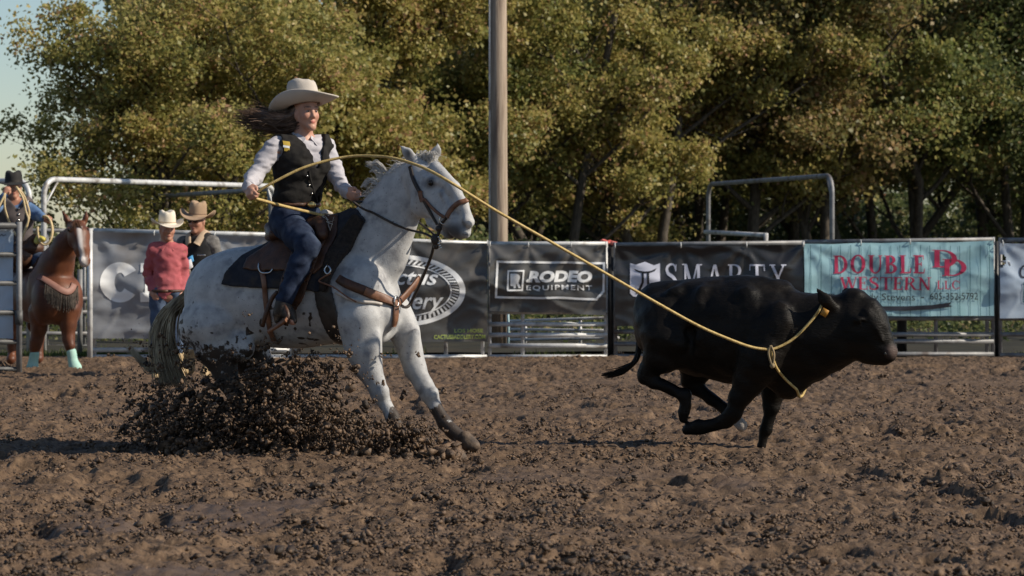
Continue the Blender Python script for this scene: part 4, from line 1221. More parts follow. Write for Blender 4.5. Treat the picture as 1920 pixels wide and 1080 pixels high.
def shell(outline, lo_, hi_, h=0.011, amp=0.0, nearonly=False, lim=.46, extra=None, seed=5, zc=None):
    """a sheet that follows the horse's back between two offsets inside a side-view outline"""
    P2 = np.array(outline)
    a0, a1, z0, z1 = P2[:, 0].min() - .05, P2[:, 0].max() + .05, P2[:, 1].min() - .05, P2[:, 1].max() + .12
    ax, lx, zx = np.arange(a0, a1, h), np.arange(-lim, (0.0 if nearonly else lim), h), np.arange(z0, z1, h)
    A, L, Z = np.meshgrid(ax, lx, zx, indexing='ij')
    W = np.array((HX0, 20, 0)) + A[..., None] * HF + L[..., None] * HL + Z[..., None] * np.array((0, 0, 1.0))
    d = HS.sdf(W)
    reg = poly_sdf(outline, A[:, 0, :], Z[:, 0, :])[:, None, :]
    if amp: d = d + amp * vnoise(W * 14, seed)
    f = np.maximum(np.maximum(d - hi_, lo_ - d), reg)
    if nearonly: f = np.maximum(f, L + .03)
    f = np.pad(f, 1, constant_values=.05)
    V, F = snets(f, np.array((a0 - h, -lim - h, z0 - h)), h)
    V, F = relax(V, F, 1)
    return np.array((HX0, 20, 0)) + V[:, :1] * HF + V[:, 1:2] * HL + V[:, 2:] * np.array((0, 0, 1.0)), F
HS = Body(0.05); HS.p = [q for q in H.p[:14]]            # trunk only, for the shells
pad = thing("saddle_pad", "dark navy saddle pad with black fleece front on the white horse's back", "saddle pad", hp(540, 455))
V, F = shell(pxpoly([(417, 533), (421, 510), (440, 478), (470, 458), (500, 425), (560, 390), (640, 390), (664, 412), (650, 445), (632, 490), (618, 530), (600, 548), (560, 543), (483, 540), (440, 538)]), .002, .030)
mesh("pad", V, F, M_pad, pad)
V, F = shell(pxpoly([(604, 545), (606, 480), (618, 430), (640, 398), (662, 412), (650, 445), (634, 492), (622, 528), (612, 548)]), .028, .060, amp=.012)
mesh("fleece", V, F, M_fleece, pad)
sad = thing("saddle", "brown leather western saddle with pale wrapped horn under the woman", "saddle", hp(550, 450))
V, F = shell(pxpoly([(453, 504), (455, 484), (476, 466), (505, 430), (560, 400), (606, 402), (612, 440), (606, 500), (592, 514), (540, 509), (486, 509)]), .029, .050, amp=.004)
mesh("skirt", V, F, M_leather, sad)
V, F = shell(pxpoly([(545, 440), (600, 440), (594, 500), (576, 560), (548, 600), (522, 592), (528, 545), (540, 490)]), .048, .062, nearonly=True)
mesh("fender", V, F, M_leather, sad)
S = Body(.03)
S.ell(hp(549, 438), (.20, .16, .06), hrot(-.15))
S.cone(hp(512, 440, -.14), .035, hp(508, 428, 0), .04); S.cone(hp(508, 428, 0), .04, hp(512, 440, .14), .035)
V, F = S.skin(.011); mesh("seat", V, F, M_leather, sad)
S = Body(.03); S.ell(hp(598, 425), (.075, .15, .085), hrot(-.4)); S.cone(hp(600, 418, -.1), .05, hp(604, 440, -.2), .04)
V, F = S.skin(.011); mesh("fork", V, F, M_leather, sad)
S = Body(.015); S.cone(hp(606, 425), .030, hp(611, 405), .024); S.ell(hp(613, 400), (.042, .042, .017)); S.cone(hp(606, 411), .035, hp(609, 402), .034)
V, F = S.skin(.007); horn = mesh("horn", V, F, M_wool, sad)
mb = MB(); g = random.Random(4)
for i in range(150):                                             # loose fluff of the horn wrap
    b = np.array(hp(606 + g.gauss(0, 7), 410 + g.gauss(0, 5), -.02 + g.gauss(0, .03)))
    mb.tube([b, b + (g.gauss(.02, .03), g.gauss(-.03, .02), g.gauss(-.02, .02)), b + (g.gauss(.05, .04), g.gauss(-.04, .02), g.gauss(-.05, .03))], [.004, .003, .001], 3, cap=False)
mb.build("wrap_fringe", M_wool, horn)
# stirrup leather end and stirrup with its tan tread
foot = hp(522, 598, -.43)
mb = MB()
st0, st1, st2, st3 = hp(510, 560, -.40), hp(492, 612, -.41), hp(536, 610, -.47), hp(534, 572, -.44)
mb.tube(catmull([hp(520, 548, -.40), st0, hp(498, 590, -.42), st1], 4), .016, 8); mb.tube(catmull([hp(525, 548, -.42), st3, hp(540, 592, -.47), st2], 4), .016, 8)
mb.build("stirrup", M_leather, sad)
MB().ribbon(catmull([hp(507, 622, -.45), hp(520, 614, -.47), hp(540, 600, -.49)], 3), [(0, -.5, .8)] * 7, .06, .02).build("stirrup_tread", M_leather2, sad)
# rear billet with buckle
mb = MB()
P = [H.hit(x, y, 19.0, .034)[0] for x, y in ((491, 508), (494, 522), (496, 536))] + [H.hit(x, y, 19.0, .008)[0] for x, y in ((497, 550), (499, 570), (502, 592), (506, 618), (514, 640))]
P = catmull(P, 3); mb.ribbon(P, HS.grad(P), .042, .006); mb.build("billet_strap", M_leather2, sad)
mb = MB()
P = [H.hit(x, y, 19.0, .06)[0] for x, y in ((485, 493), (485, 503), (490, 511), (500, 512), (507, 510), (511, 504))]
mb.tube(catmull(P, 3), .006, 6); mb.build("rigging_ring", M_metal, sad)
V, F = shell(pxpoly([(588, 540), (618, 520), (628, 560), (640, 610), (655, 650), (660, 700), (630, 700), (612, 650), (598, 600)]), .004, .018, lim=.42)
mesh("cinch", V, F, M_dkleather, sad)
Pk = [H.hit(x, y, 19.0, .062)[0] for x, y in ((614, 497), (608, 506), (614, 514), (620, 506))]
MB().tube(catmull(Pk + [Pk[0]], 3), .007, 6).build("front_ring", M_metal, sad)
P = [H.hit(x, y, 19.0, .066)[0] for x, y in ((620, 512), (606, 520), (598, 527), (612, 533), (628, 540), (650, 556), (668, 566))]
MB().tube(catmull(P, 4), .006, 6).build("saddle_string", M_leather2, sad)

bc = thing("breast_collar", "tan leather breast collar with round ring across the white horse's chest", "breast collar", hp(745, 570))
def onH(px, off, d0=19.0): return np.array([H.hit(x, y, d0, off)[0] for x, y in px])
P = catmull(onH([(634, 522), (645, 529), (660, 536), (678, 543), (697, 551), (716, 558), (734, 566), (743, 570)], .012), 3)
MB().ribbon(P, H.grad(P), [.058, .064, .066, .06, .05], .010).build("near_strap", M_leather, bc, smooth=True)
P2 = P[-12:] + H.grad(P[-12:]) * .011
MB().ribbon(P2, H.grad(P2), [.050, .058, .050], .004).build("overlay", M_leather2, bc)
P = catmull(np.vstack([onH([(744, 569), (752, 562)], .014), [hp(772, 540, .13), hp(786, 522, .22)]]), 4)
MB().ribbon(P, [HF] * len(P), .052, .010).build("far_strap", M_leather2, bc)
P = catmull(onH([(742, 572), (742, 585), (741, 600), (738, 612)], .012), 3)
MB().ribbon(P, H.grad(P), [.055, .05, .035], .010).build("chest_strap", M_leather2, bc)
c = onH([(743, 566)], .026)[0]
MB().tube([c + .036 * (math.cos(t) * HL * .8 + math.sin(t) * np.array((0, 0, 1))) for t in np.linspace(0, 2 * math.pi, 15)], .007, 6).build("ring", M_metal, bc)
P = catmull(onH([(630, 548), (655, 560), (680, 566), (700, 567), (716, 570)], .014), 3)
MB().tube(P, [.010, .012, .010], 6).build("pale_cord", M_wool, bc)

br = thing("bridle", "dark leather bridle with tan noseband on the white horse's head", "bridle", hp(812, 380))
def strapH(px, wd, nm, m, off=.006, th=.007, par=br):
    P = catmull(onH(px, off), 3)
    return MB().ribbon(P, H.grad(P), wd, th).build(nm, m, par)
strapH([(769, 312), (773, 330), (779, 345), (786, 358), (790, 366)], .028, "headstall", M_dkleather)
strapH([(790, 366), (797, 380), (806, 396), (815, 412), (820, 421)], .022, "cheekpiece", M_dkleather)
strapH([(787, 360), (792, 372), (798, 375), (806, 385), (822, 400), (835, 408)], .020, "cheek_strap", M_leather2, off=.008)
strapH([(788, 358), (789, 368), (792, 378)], .034, "cheek_buckle", M_leather2, off=.012)
P = np.vstack([H.hit([837, 842, 850, 860], [408, 398, 388, 380], 19.0, .006), H.project(np.array([hd(871, 376, -.03), hd(876, 374, .0), hd(872, 378, .06), hd(858, 390, .10)]), .006)[0]])
P = catmull(P, 3); MB().ribbon(P, H.grad(P), .034, .007).build("noseband", M_leather2, br)
strapH([(837, 409), (831, 415), (824, 422)], .020, "curb_strap", M_dkleather)
mb = MB()
bt = onH([(826, 420)], .012)[0]
mb.tube(catmull([bt, bt + (-.01, 0, -.05), bt + (-.03, .01, -.10), bt + (-.035, .01, -.16)], 4), .011, 8)
mb.ball(bt + (-.012, 0, -.03), .022); mb.ball(bt + (-.036, .01, -.10), .028, scale=(1, .8, 1.4)); mb.ball(bt + (-.03, .03, -.13), .024, scale=(1, 1, 1.5))
mb.build("bit_shank", M_dkleather, br)
MB().tube([bt + .028 * np.array((math.cos(t), 0, math.sin(t))) + (.022, -.008, .025) for t in np.linspace(0, 6.283, 13)], .005, 6).build("bit_ring", M_metal, br)
mb = MB()
for i in range(6): mb.ball(bt + (-.012 + .006 * (i % 3), -.014, -.085 - .014 * i), .008, 6, 5)
mb.build("silver_conchos", M_metal, br)
rein0 = hp(662, 378, -.20)
P = catmull([rein0, hp(682, 392, -.17)] + [x for x in onH([(700, 399), (722, 411), (744, 422), (768, 431)], .012)] + [hp(796, 438, -.13), bt + (-.03, -.01, -.10)], 5)
MB().tube(P, .0085, 6).build("rein", M_dkleather, br)
P = catmull([rein0 + (0, .05, 0), hp(700, 380, .12), hp(760, 400, .16), hp(815, 440, .02)], 5)
MB().tube(P, .0085, 6).build("rein", M_dkleather, br)
P = catmull([hp(816, 446, -.12), hp(810, 476, -.09), hp(797, 510, -.04), hp(780, 548, .04), hp(765, 575, .04), c + (.03, -.03, -.02)], 5)
MB().ribbon(P, [(-.2, -1, .1)] * len(P), .020, .010).build("tie_down", M_dkleather, br)
# ------------------------------------------------------------------ people: shared builders
M_skin = mat("fair_skin", (0.43, 0.225, 0.155), (0.50, 0.27, 0.19), scale=20, rough=0.5, attr=[('red', (0.42, 0.10, 0.085)), ('brow', (0.07, 0.045, 0.03))])
M_skin2 = mat("tanned_skin", (0.36, 0.17, 0.11), (0.42, 0.21, 0.14), scale=20, rough=0.5, attr=[('red', (0.34, 0.10, 0.08)), ('brow', (0.07, 0.045, 0.03))])
def basis(yaw, pitch=0.0, roll=0.0):
    """columns: forward, the person's left, up.  yaw 0 looks at the camera (-Y), positive turns to the picture's right"""
    f = np.array((math.sin(yaw), -math.cos(yaw), 0.0)); l = np.array((math.cos(yaw), math.sin(yaw), 0.0)); u = np.array((0, 0, 1.0))
    f, u = f * math.cos(pitch) + u * math.sin(pitch), u * math.cos(pitch) - f * math.sin(pitch)
    l, u = l * math.cos(roll) + u * math.sin(roll), u * math.cos(roll) - l * math.sin(roll)
    return np.stack([f, l, u], 1)
def head(B, c, R, s=1.0, jaw=1.0):
    P = lambda f, l, u: c + R @ (np.array((f, l, u)) * s)
    E = lambda p, r, k=.02, op=1: B.ell(P(*p), np.array(r) * s, R, k=k * s, op=op)
    Cn = lambda p, r, q, t, k=.018: B.cone(P(*p), r * s, P(*q), t * s, k=k * s)
    E((-.012, 0, .035), (.098, .076, .092), .03)
    E((.018, 0, -.035), (.074, .062, .085), .03)
    for sd in (1, -1):
        Cn((.0, sd * .050 * jaw, -.055), .024, (.070, sd * .010, -.106), .020, .025)
        E((.058, sd * .036, -.030), (.028, .026, .026), .025)
        E((-.005, sd * .078, -.018), (.020, .010, .032), .010)
        E((.093, sd * .031, .004), (.012, .017, .011), .012, -1)
    E((.074, 0, -.106), (.020, .024, .018), .02)
    E((.080, 0, .026), (.016, .056, .013), .02)
    Cn((.086, 0, .010), .011, (.108, 0, -.034), .013, .012)
    for sd in (1, -1): E((.096, sd * .011, -.038), (.012, .010, .009), .008)
    E((.090, 0, -.066), (.011, .023, .007), .006); E((.088, 0, -.076), (.011, .019, .008), .006)
    Cn((-.030, 0, -.07), .056, (-.040, 0, -.17), .060, .03)
def head_attr(V, c, R, s=1.0):
    q = (V - c) @ R / s
    red = np.clip(1 - np.linalg.norm((q - (.095, 0, -.071)) / (.03, .024, .013), axis=1), 0, 1) ** .5
    ck = .30 * np.clip(1 - np.linalg.norm((np.abs(q) * (1, 1, 0) + q * (0, 0, 1) - (.065, .045, -.03)) / (.05, .035, .035), axis=1), 0, 1)
    br = np.clip(1 - np.linalg.norm((np.abs(q) * (1, 1, 0) + q * (0, 0, 1) - (.088, .033, .030)) / (.04, .026, .009), axis=1), 0, 1) ** .5
    br = np.where(q[:, 0] > .03, br, 0)
    return {'red': np.maximum(red, ck), 'brow': br}
def eyes(c, R, parent, s=1.0):
    mw, md = MB(), MB()
    for sd in (1, -1):
        p = c + R @ (np.array((.0765, sd * .031, .001)) * s)
        e = MB().ball(p, .0115 * s, 10, 8).build("eye", M_eyew, parent)
        MB().ball(p + R @ np.array((.0065 * s, 0, 0)), .0068 * s, 8, 6).build("iris", M_eye, e)
M_eyew = mat("eye_white", (0.30, 0.26, 0.24), rough=0.25)
def fist(B, wrist, knuck, thumbside, palmn, s=1.0):
    """a closed hand: wrist and knuckle centre, fingers curling towards palmn, thumb on thumbside"""
    a = nrm(knuck - wrist); t = nrm(thumbside - a * np.dot(thumbside, a)); n = nrm(np.cross(a, t)); n = n if np.dot(n, palmn) > 0 else -n
    B.ell(wrist + a * .055 * s, (.052 * s, .040 * s, .020 * s), np.stack([a, t, n], 1), k=.015)
    B.cone(wrist - a * .02, .024 * s, wrist + a * .03 * s, .028 * s, k=.02)
    for i, (o, L) in enumerate(((.030, .95), (.010, 1.05), (-.010, 1.0), (-.028, .82))):
        b = wrist + a * (.088 - .004 * abs(i - 1)) * s + t * o * s
        q1 = b + (a * .020 + n * .026) * s * L; q2 = q1 + (-a * .016 + n * .020) * s * L; q3 = q2 + (-a * .022 - n * .006) * s * L
        B.chain([(b, .0105 * s), (q1, .0098 * s), (q2, .009 * s), (q3, .008 * s)], k=.004)
    b = wrist + a * .030 * s + t * .032 * s
    B.chain([(b, .013 * s), (b + (a * .028 + t * .016 + n * .014) * s, .0115 * s), (b + (a * .050 + t * .002 + n * .034) * s, .010 * s), (b + (a * .058 - t * .018 + n * .044) * s, .009 * s)], k=.005)

def hat(name, c, R, m, parent, s=1.0, brim=.155, side=.05, dip=.02, crown=.125, band=None, droop_back=0.0):
    """western hat: c centre of the head opening"""
    V, F = [], []
    n = 48
    prof = []
    # crown rings from the brim up: (radius factor, height)
    rings = [(1.0, .0), (1.0, .02), (.985, .05), (.955, .08), (.90, .105), (.80, .122), (.62, .128), (.35, .118), (.12, .110)]
    def pt(rf, h, ph, inner=0):
        a, b = (.104 + inner) * rf, (.086 + inner) * rf
        x, y = a * math.cos(ph), b * math.sin(ph)
        z = h * crown / .125
        if h > .06:
            k = (h - .06) / .07
            z -= k * .022 * math.exp(-(y / .026) ** 2)                       # crease along the top
            for sd in (1, -1): z -= k * .016 * math.exp(-(((x - .06) / .03) ** 2 + ((y - sd * .048) / .022) ** 2))   # front dents
            x -= k * .004
        return x, y, z
    # brim rings from edge to crown, upper surface
    def bp(t, ph):
        rx, ry = .104 + t * (brim - .078 + .012), .086 + t * (brim - .075)
        x, y = rx * math.cos(ph), ry * math.sin(ph)
        z = side * t ** 1.7 * abs(math.sin(ph)) ** 2.2 - dip * t ** 1.3 * math.cos(ph) ** 2
        if math.cos(ph) < 0: z -= droop_back * t ** 1.3 * math.cos(ph) ** 2
        y *= 1 - .16 * t * t * abs(math.sin(ph)) ** 2
        return x, y, z
    L = []
    for t in (1.0, .85, .65, .42, .2, .05): L.append([bp(t, 2 * math.pi * i / n) for i in range(n)])
    for rf, h in rings[1:]: L.append([pt(rf, h, 2 * math.pi * i / n) for i in range(n)])
    top = len(L)
    U = []
    for t in (1.0, .85, .65, .42, .2, .05): U.append([(x, y, z - .006) for x, y, z in (bp(t, 2 * math.pi * i / n) for i in range(n))])
    U.append([pt(.93, .05, 2 * math.pi * i / n) for i in range(n)])
    for r_ in L + U: V += r_
    for k in range(top - 1):
        for i in range(n): F.append((k * n + i, k * n + (i + 1) % n, (k + 1) * n + (i + 1) % n, (k + 1) * n + i))
    F.append(tuple((top - 1) * n + i for i in range(n)))
    for k in range(top, top + len(U) - 1):
        for i in range(n): F.append((k * n + (i + 1) % n, k * n + i, (k + 1) * n + i, (k + 1) * n + (i + 1) % n))
    for i in range(n): F.append((top * n + i, top * n + (i + 1) % n, (i + 1) % n, i))
    W = c + (np.array(V) * s) @ R.T
    o = mesh(name, W, F, m, parent)
    if band is not None:
        bv, bf = [], []
        for h in (.004, .022):
            for i in range(n):
                x, y, z = pt(1.0, h, 2 * math.pi * i / n, .0025); bv.append((x, y, z))
        for i in range(n): bf.append((i, (i + 1) % n, n + (i + 1) % n, n + i))
        mesh("hat_band", c + (np.array(bv) * s) @ R.T, bf, band, o)
    return o

# ------------------------------------------------------------------ the roper
RY = 20.0
def rp(px, py, dy=0.0): return at(px, py, RY + dy)
rider = thing("person", "woman in a light felt hat, black vest and jeans riding the white horse", "person", rp(550, 450))
HC_ = rp(574, 211, -.01); HRt = basis(math.radians(33), 0.05)
TB = basis(math.radians(32))                             # torso
t_l, t_f = TB[:, 1], TB[:, 0]
B = Body(.02)
head(B, HC_, HRt, .98, .92)
shR, shL = rp(513, 277, -.12), rp(611, 276, .10)
elR, wrR = rp(476, 333, -.22), rp(467, 350, -.44)
elL, wrL = rp(629, 328, .02), rp(648, 357, -.17)
B.chain([(rp(567, 247), .052), (rp(566, 262), .055)], k=.03)
def torso(B, g=0.0, low=True):
    B.cone(rp(530, 275, -.07), .062 + g, rp(599, 275, .06), .062 + g, k=.05)
    B.ell(rp(564, 305), (.115 + g, .165 + g, .155 + g), TB, k=.05)
    for sd in (-1, 1): B.ell(rp(566, 303) + t_f * .075 + t_l * sd * .066, (.05 + g, .058 + g, .055 + g), TB, k=.04)
    B.ell(rp(560, 350), (.098 + g, .135 + g, .12 + g), TB, k=.06)
    if low: B.ell(rp(553, 398), (.115 + g, .16 + g, .13 + g), TB, k=.06)
torso(B)
B.chain([(shR, .060), (elR, .042), (wrR, .027)], k=.03); B.chain([(shL, .058), (elL, .041), (wrL, .027)], k=.03)
fist(B, wrR, rp(470, 366, -.53), np.array((.45, -.2, .5)), np.array((.9, .0, -.1)), 1.0)
fist(B, wrL, rp(663, 369, -.22), np.array((.2, -.4, .8)), np.array((-.4, .7, -.5)), 1.0)
hipR, hipL = rp(541, 422, -.10), rp(560, 422, .10)
knR, anR, toR = rp(578, 462, -.42), rp(531, 566, -.42), rp(549, 602, -.47)
knL, anL, toL = rp(596, 452, .42), rp(560, 562, .40), rp(585, 600, .40)
for h_, k_, a_, t_ in ((hipR, knR, anR, toR), (hipL, knL, anL, toL)):
    B.chain([(h_, .095), (h_ * .45 + k_ * .55, .082), (k_, .058), (k_ * .65 + a_ * .35, .055), (a_, .037)], k=.04)
    B.chain([(a_, .037), (a_ * .4 + t_ * .6 - (0, 0, .01), .035), (t_, .028)], k=.03)
V, F = B.skin(.0068, smooth=1)
mesh("body", V, F, M_skin, rider, attrs=head_attr(V, HC_, HRt, .98))
eyes(HC_, HRt, rider, .98)
RB = B
# shirt
M_shirt = mat("pale_grey_shirt", (0.36, 0.345, 0.37), (0.45, 0.43, 0.455), scale=8, rough=0.85, bump=0.3, bscale=30)
B = Body(.02)
torso(B, .014, False)
B.chain([(shR, .070), ((shR + elR) / 2, .057), (elR, .055), ((elR + wrR) / 2, .048), (wrR + (wrR - elR) * .06, .044)], k=.03)
B.chain([(shL, .068), ((shL + elL) / 2, .056), (elL, .053), ((elL + wrL) / 2, .047), (wrL + (wrL - elL) * .05, .043)], k=.03)
B.amp += [(.009, (13, 13, 30), 61, None), (.009, (22, 22, 55), 62, None)]
nb = rp(567, 256, .0)
B.fn(lambda P: np.linalg.norm((P - nb) * (1, 1, .6), axis=-1) - .062, nb - .2, nb + .2, k=.008, op=-1)
V, F = B.skin(.0075); mesh("shirt", V, F, M_shirt, rider)
mb = MB()
for sd in (-1, 1):     # collar leaves
    pts = [nb + t_l * sd * .055 - t_f * .03 + (0, 0, .035), nb + t_l * sd * .052 + t_f * .035 + (0, 0, .018), nb + t_l * sd * .018 + t_f * .085 + (0, 0, -.012)]
    out = [nb + t_l * sd * .085 - t_f * .035 + (0, 0, .0), nb + t_l * sd * .095 + t_f * .04 + (0, 0, -.022), nb + t_l * sd * .060 + t_f * .100 + (0, 0, -.062)]
    V = []
    for a_, b_ in zip(pts, out):
        V += [a_, b_, a_ - t_f * .004 - (0, 0, .006), b_ - t_f * .004 - (0, 0, .006)]
    F = []
    for i in (0, 4): F += [(i, i + 1, i + 5, i + 4), (i + 2, i + 6, i + 7, i + 3), (i + 1, i + 3, i + 7, i + 5), (i, i + 4, i + 6, i + 2)]
    F += [(0, 2, 3, 1), (8, 9, 11, 10)]
    mb.add(V, F)
mb.build("collar", M_shirt, rider, smooth=False)
# vest
M_vest = mat("black_vest_cloth", (0.013, 0.012, 0.012), (0.026, 0.024, 0.022), scale=10, rough=0.85, bump=0.25, bscale=50, spec=.12)
B = Body(.02); torso(B, .036, False)
B.ell(rp(556, 372), (.130, .166, .09), TB, k=.05)
B.amp += [(.011, (9, 9, 20), 71, None), (.006, (24, 24, 40), 72, None)]
vc = rp(578, 316, 0)
def vcut(P):       # V neck at the front, arm holes at the sides, open lower right corner
    q = P - vc
    l = q @ t_l; f = q @ t_f; z = q[..., 2]
    v = np.maximum(np.abs(l - .0) - .46 * z, -f - .02)
    v = np.maximum(v, -z)
    arm = np.minimum(np.linalg.norm((P - shR) * (1, 1, .75), axis=-1), np.linalg.norm((P - shL) * (1, 1, .75), axis=-1)) - .080
    open_ = np.maximum(np.maximum(np.abs(l - .03 + .18 * (z + .10)) - .16 * (-z - .165), z + .165), -f)
    top = (rp(567, 249)[2] - .012) - P[..., 2]
    return np.minimum(np.minimum(np.minimum(v, arm), open_), top)
B.fn(vcut, rp(480, 420, -.4), rp(660, 200, .4), k=.006)
V, F = B.skin(.0075); mesh("vest", V, F, M_vest, rider)
VB = Body(.02); torso(VB, .038, False); VB.ell(rp(556, 372), (.132, .168, .09), TB, k=.05)
Pz = catmull(VB.hit([579, 582, 587, 592, 597], [320, 335, 352, 370, 384], 19.0, .003), 4)
MB().ribbon(Pz, VB.grad(Pz), .014, .004).build("front_edge", M_vest, rider)
for (bx, by) in ((576, 330), (580, 347), (585, 363)):
    MB().ball(VB.hit(bx, by, 19.0, .003)[0], .008, 8, 6).build("button", M_metal, rider)
for w_, e_ in ((wrR, elR), (wrL, elL)):
    a_ = nrm(w_ - e_); MB().tube([w_ - a_ * .03, w_ - a_ * .02, w_ + a_ * .018, w_ + a_ * .022], [.044, .047, .047, .043], 14).build("cuff", M_shirt, rider)
# yellow emblem on the vest
M_yel = mat("yellow_patch", (0.50, 0.34, 0.05), rough=0.8)
def patch_on(Bd, rect_, nu, nv, off, th, name, m, par, d0=19.0, shape=None):
    x0, y0, x1, y1 = rect_
    u, v = np.meshgrid(np.linspace(0, 1, nu), np.linspace(0, 1, nv), indexing='ij')
    X = x0 + (x1 - x0) * u; Y = y0 + (y1 - y0) * v
    if shape is not None: X, Y = shape(X, Y, u, v)
    P = Bd.hit(X.ravel(), Y.ravel(), d0, off)
    Nn = Bd.grad(P)
    Vv = np.vstack([P + Nn * th, P - Nn * .002])
    q = np.arange((nu - 1) * (nv - 1)); a = (q // (nv - 1)) * nv + q % (nv - 1)
    F = [tuple(f) for f in np.stack([a, a + nv, a + nv + 1, a + 1], -1)] + [tuple(f) for f in np.stack([a + 1, a + nv + 1, a + nv, a], -1) + nu * nv]
    return mesh(name, Vv, F, m, par)
VB = Body(.02); torso(VB, .040, False)
patch_on(VB, (530, 264, 543, 272), 6, 4, .004, .003, "emblem", M_yel, rider, shape=lambda X, Y, u, v: (X + 1.5 * v, Y + 2 * u))
patch_on(VB, (531, 272, 543, 276), 5, 3, .004, .003, "emblem_band", M_pwhite, rider, shape=lambda X, Y, u, v: (X, Y + 2 * u))
patch_on(VB, (533, 277, 543, 283), 5, 4, .004, .003, "emblem", M_yel, rider, shape=lambda X, Y, u, v: (X, Y + 1.5 * u - 3 * v * (u > .6)))
# jeans
M_denim = mat("dark_blue_denim", (0.011, 0.017, 0.038), (0.021, 0.032, 0.062), scale=14, rough=0.85, bump=0.3, bscale=45, c3=(0.045, 0.062, 0.10), c3scale=6, spec=.2)
B = Body(.025)
B.ell(rp(555, 397), (.127, .170, .085), TB, k=.05); B.ell(rp(550, 420), (.135, .175, .12), TB, k=.05)
for h_, k_, a_ in ((hipR, knR, anR), (hipL, knL, anL)):
    B.chain([(h_, .108), (h_ * .45 + k_ * .55, .094), (k_, .070), (k_ * .65 + a_ * .35, .067), (k_ * .06 + a_ * .94, .058)], k=.04)
B.amp += [(.010, (18, 18, 26), 81, None)]
V, F = B.skin(.009); mesh("jeans", V, F, M_denim, rider)
MB().tube([rp(556, 384) + (TB @ np.array((.122 * math.cos(t), .160 * math.sin(t), 0))) for t in np.linspace(0, 6.283, 33)], .016, 6).build("belt", M_leather, rider)
MB().ball(rp(584, 384, -.12), .03, 10, 6, scale=(1, .5, .8)).build("buckle", mat("brass_buckle", (.7, .5, .2), rough=.3, metal=1), rider)
# boots
for k_, a_, t_, nm in ((knR, anR, toR, "boot"), (knL, anL, toL, "boot")):
    B = Body(.02)
    B.chain([(k_ * .35 + a_ * .65, .050), (a_, .046)], k=.03)
    heel = a_ + (-.035, 0, -.075)
    B.chain([(a_ - (0, 0, .02), .047), (heel, .036)], k=.03); B.chain([(a_ - (0, 0, .04), .045), (a_ * .35 + t_ * .65, .040), (t_ + (t_ - a_) * .18 * np.array((1, 1, 0)), .020)], k=.03); B.cone(heel, .028, heel - (0, 0, .045), .026, k=.01)
    V, F = B.skin(.009); mesh(nm, V, F, mat("muddy_boot_leather", (0.016, 0.011, 0.008), (0.035, 0.024, 0.017), scale=22, rough=.6, c3=(.12, .08, .05), c3scale=18), rider)
# hat and hair
M_hat = mat("light_felt", (0.44, 0.395, 0.345), (0.52, 0.465, 0.405), scale=5, rough=0.9, bump=0.15, bscale=70)
Rh = basis(math.radians(60), 0.20, -0.10)
hat("hat", HC_ + Rh @ np.array((-.012, 0, .052)), Rh, M_hat, rider, 1.10, brim=.190, side=.070, dip=-.015, crown=.160, droop_back=.035, band=mat("pale_hat_band", (.42, .35, .29), rough=.8))
M_hair = mat("brown_hair", (0.045, 0.028, 0.019), (0.115, 0.07, 0.045), scale=14, rough=0.42, c3=(0.22, 0.135, 0.09), c3scale=7)
B = Body(.03)
B.ell(HC_ + HRt @ np.array((-.045, 0, .0)), (.075, .082, .09), HRt, k=.03); B.cone(HC_ + HRt @ np.array((-.05, -.045, -.03)), .045, HC_ + HRt @ np.array((-.06, -.035, -.14)), .035)
for (ex, ey, ed, r0, sd_) in ((462, 207, .02, .036, 1), (456, 216, .06, .040, 2), (466, 226, .00, .036, 3), (478, 233, .05, .030, 4), (472, 214, -.04, .034, 5), (500, 240, .02, .030, 6)):
    g = random.Random(sd_)
    b_ = HC_ + HRt @ np.array((-.055, g.uniform(-.05, .04), g.uniform(-.10, .0))); e_ = rp(ex, ey, ed)
    B.chain([(b_, r0 * 1.25), (b_ * .6 + e_ * .4 + (0, 0, -.03), r0 * .95), (b_ * .28 + e_ * .72 + (0, 0, -.012), r0 * .55), (e_, .006)], k=.02)
B.amp += [(.010, (9, 30, 45), 91, None), (.004, (20, 60, 95), 92, None)]
V, F = B.skin(.007); ho = mesh("hair", V, F, M_hair, rider)
mb = MB()
for i in range(700):
    g = random.Random(i)
    b = HC_ + HRt @ np.array((-.05 + g.gauss(0, .03), g.uniform(-.075, .06), g.uniform(-.11, .03)))
    ex, ey = g.gauss(470, 17), g.gauss(219, 11)
    e = rp(ex, ey, g.gauss(.05, .06)); m1 = b * .62 + e * .38 + (0, 0, g.gauss(-.035, .016)); m2 = b * .25 + e * .75 + (0, 0, g.gauss(-.012, .02))
    mb.tube(catmull([b, m1, m2, e], 4), [.0024, .0020, .0008], 3, cap=False)
mb.build("blown_strands", M_hair, ho)
# ------------------------------------------------------------------ black calf
CY = 20.15
CT = math.radians(24)
UY = np.array((math.sin(CT), math.cos(CT), 0)); CFW = np.array((math.cos(CT), -math.sin(CT), 0))
CX0 = (1430 - 960) / FPX * CY
def cp(px, py, l=0.0):
    t = (px - 960) / FPX
    a = (CY * t + t * l * UY[1] - CX0 - l * UY[0]) / (CFW[0] + t * math.sin(CT))
    Y = CY - a * math.sin(CT) + l * UY[1]
    return np.array((t * Y, Y, CAMH + (YHOR - py) / FPX * Y))
def crot(p):
    c, s_ = math.cos(p), math.sin(p)
    return np.stack([CFW * c - np.array((0, 0, s_)), UY, CFW * s_ + np.array((0, 0, c))], 1)
def cmirror(P):
    q = P - np.array((CX0, CY, 0)); return P - 2 * (q @ UY) * UY
K = Body(.05)
K.chain([(cp(1262, 602), .265), (cp(1320, 612), .325), (cp(1385, 618), .345), (cp(1440, 625), .335)], UY, .78, k=.08)
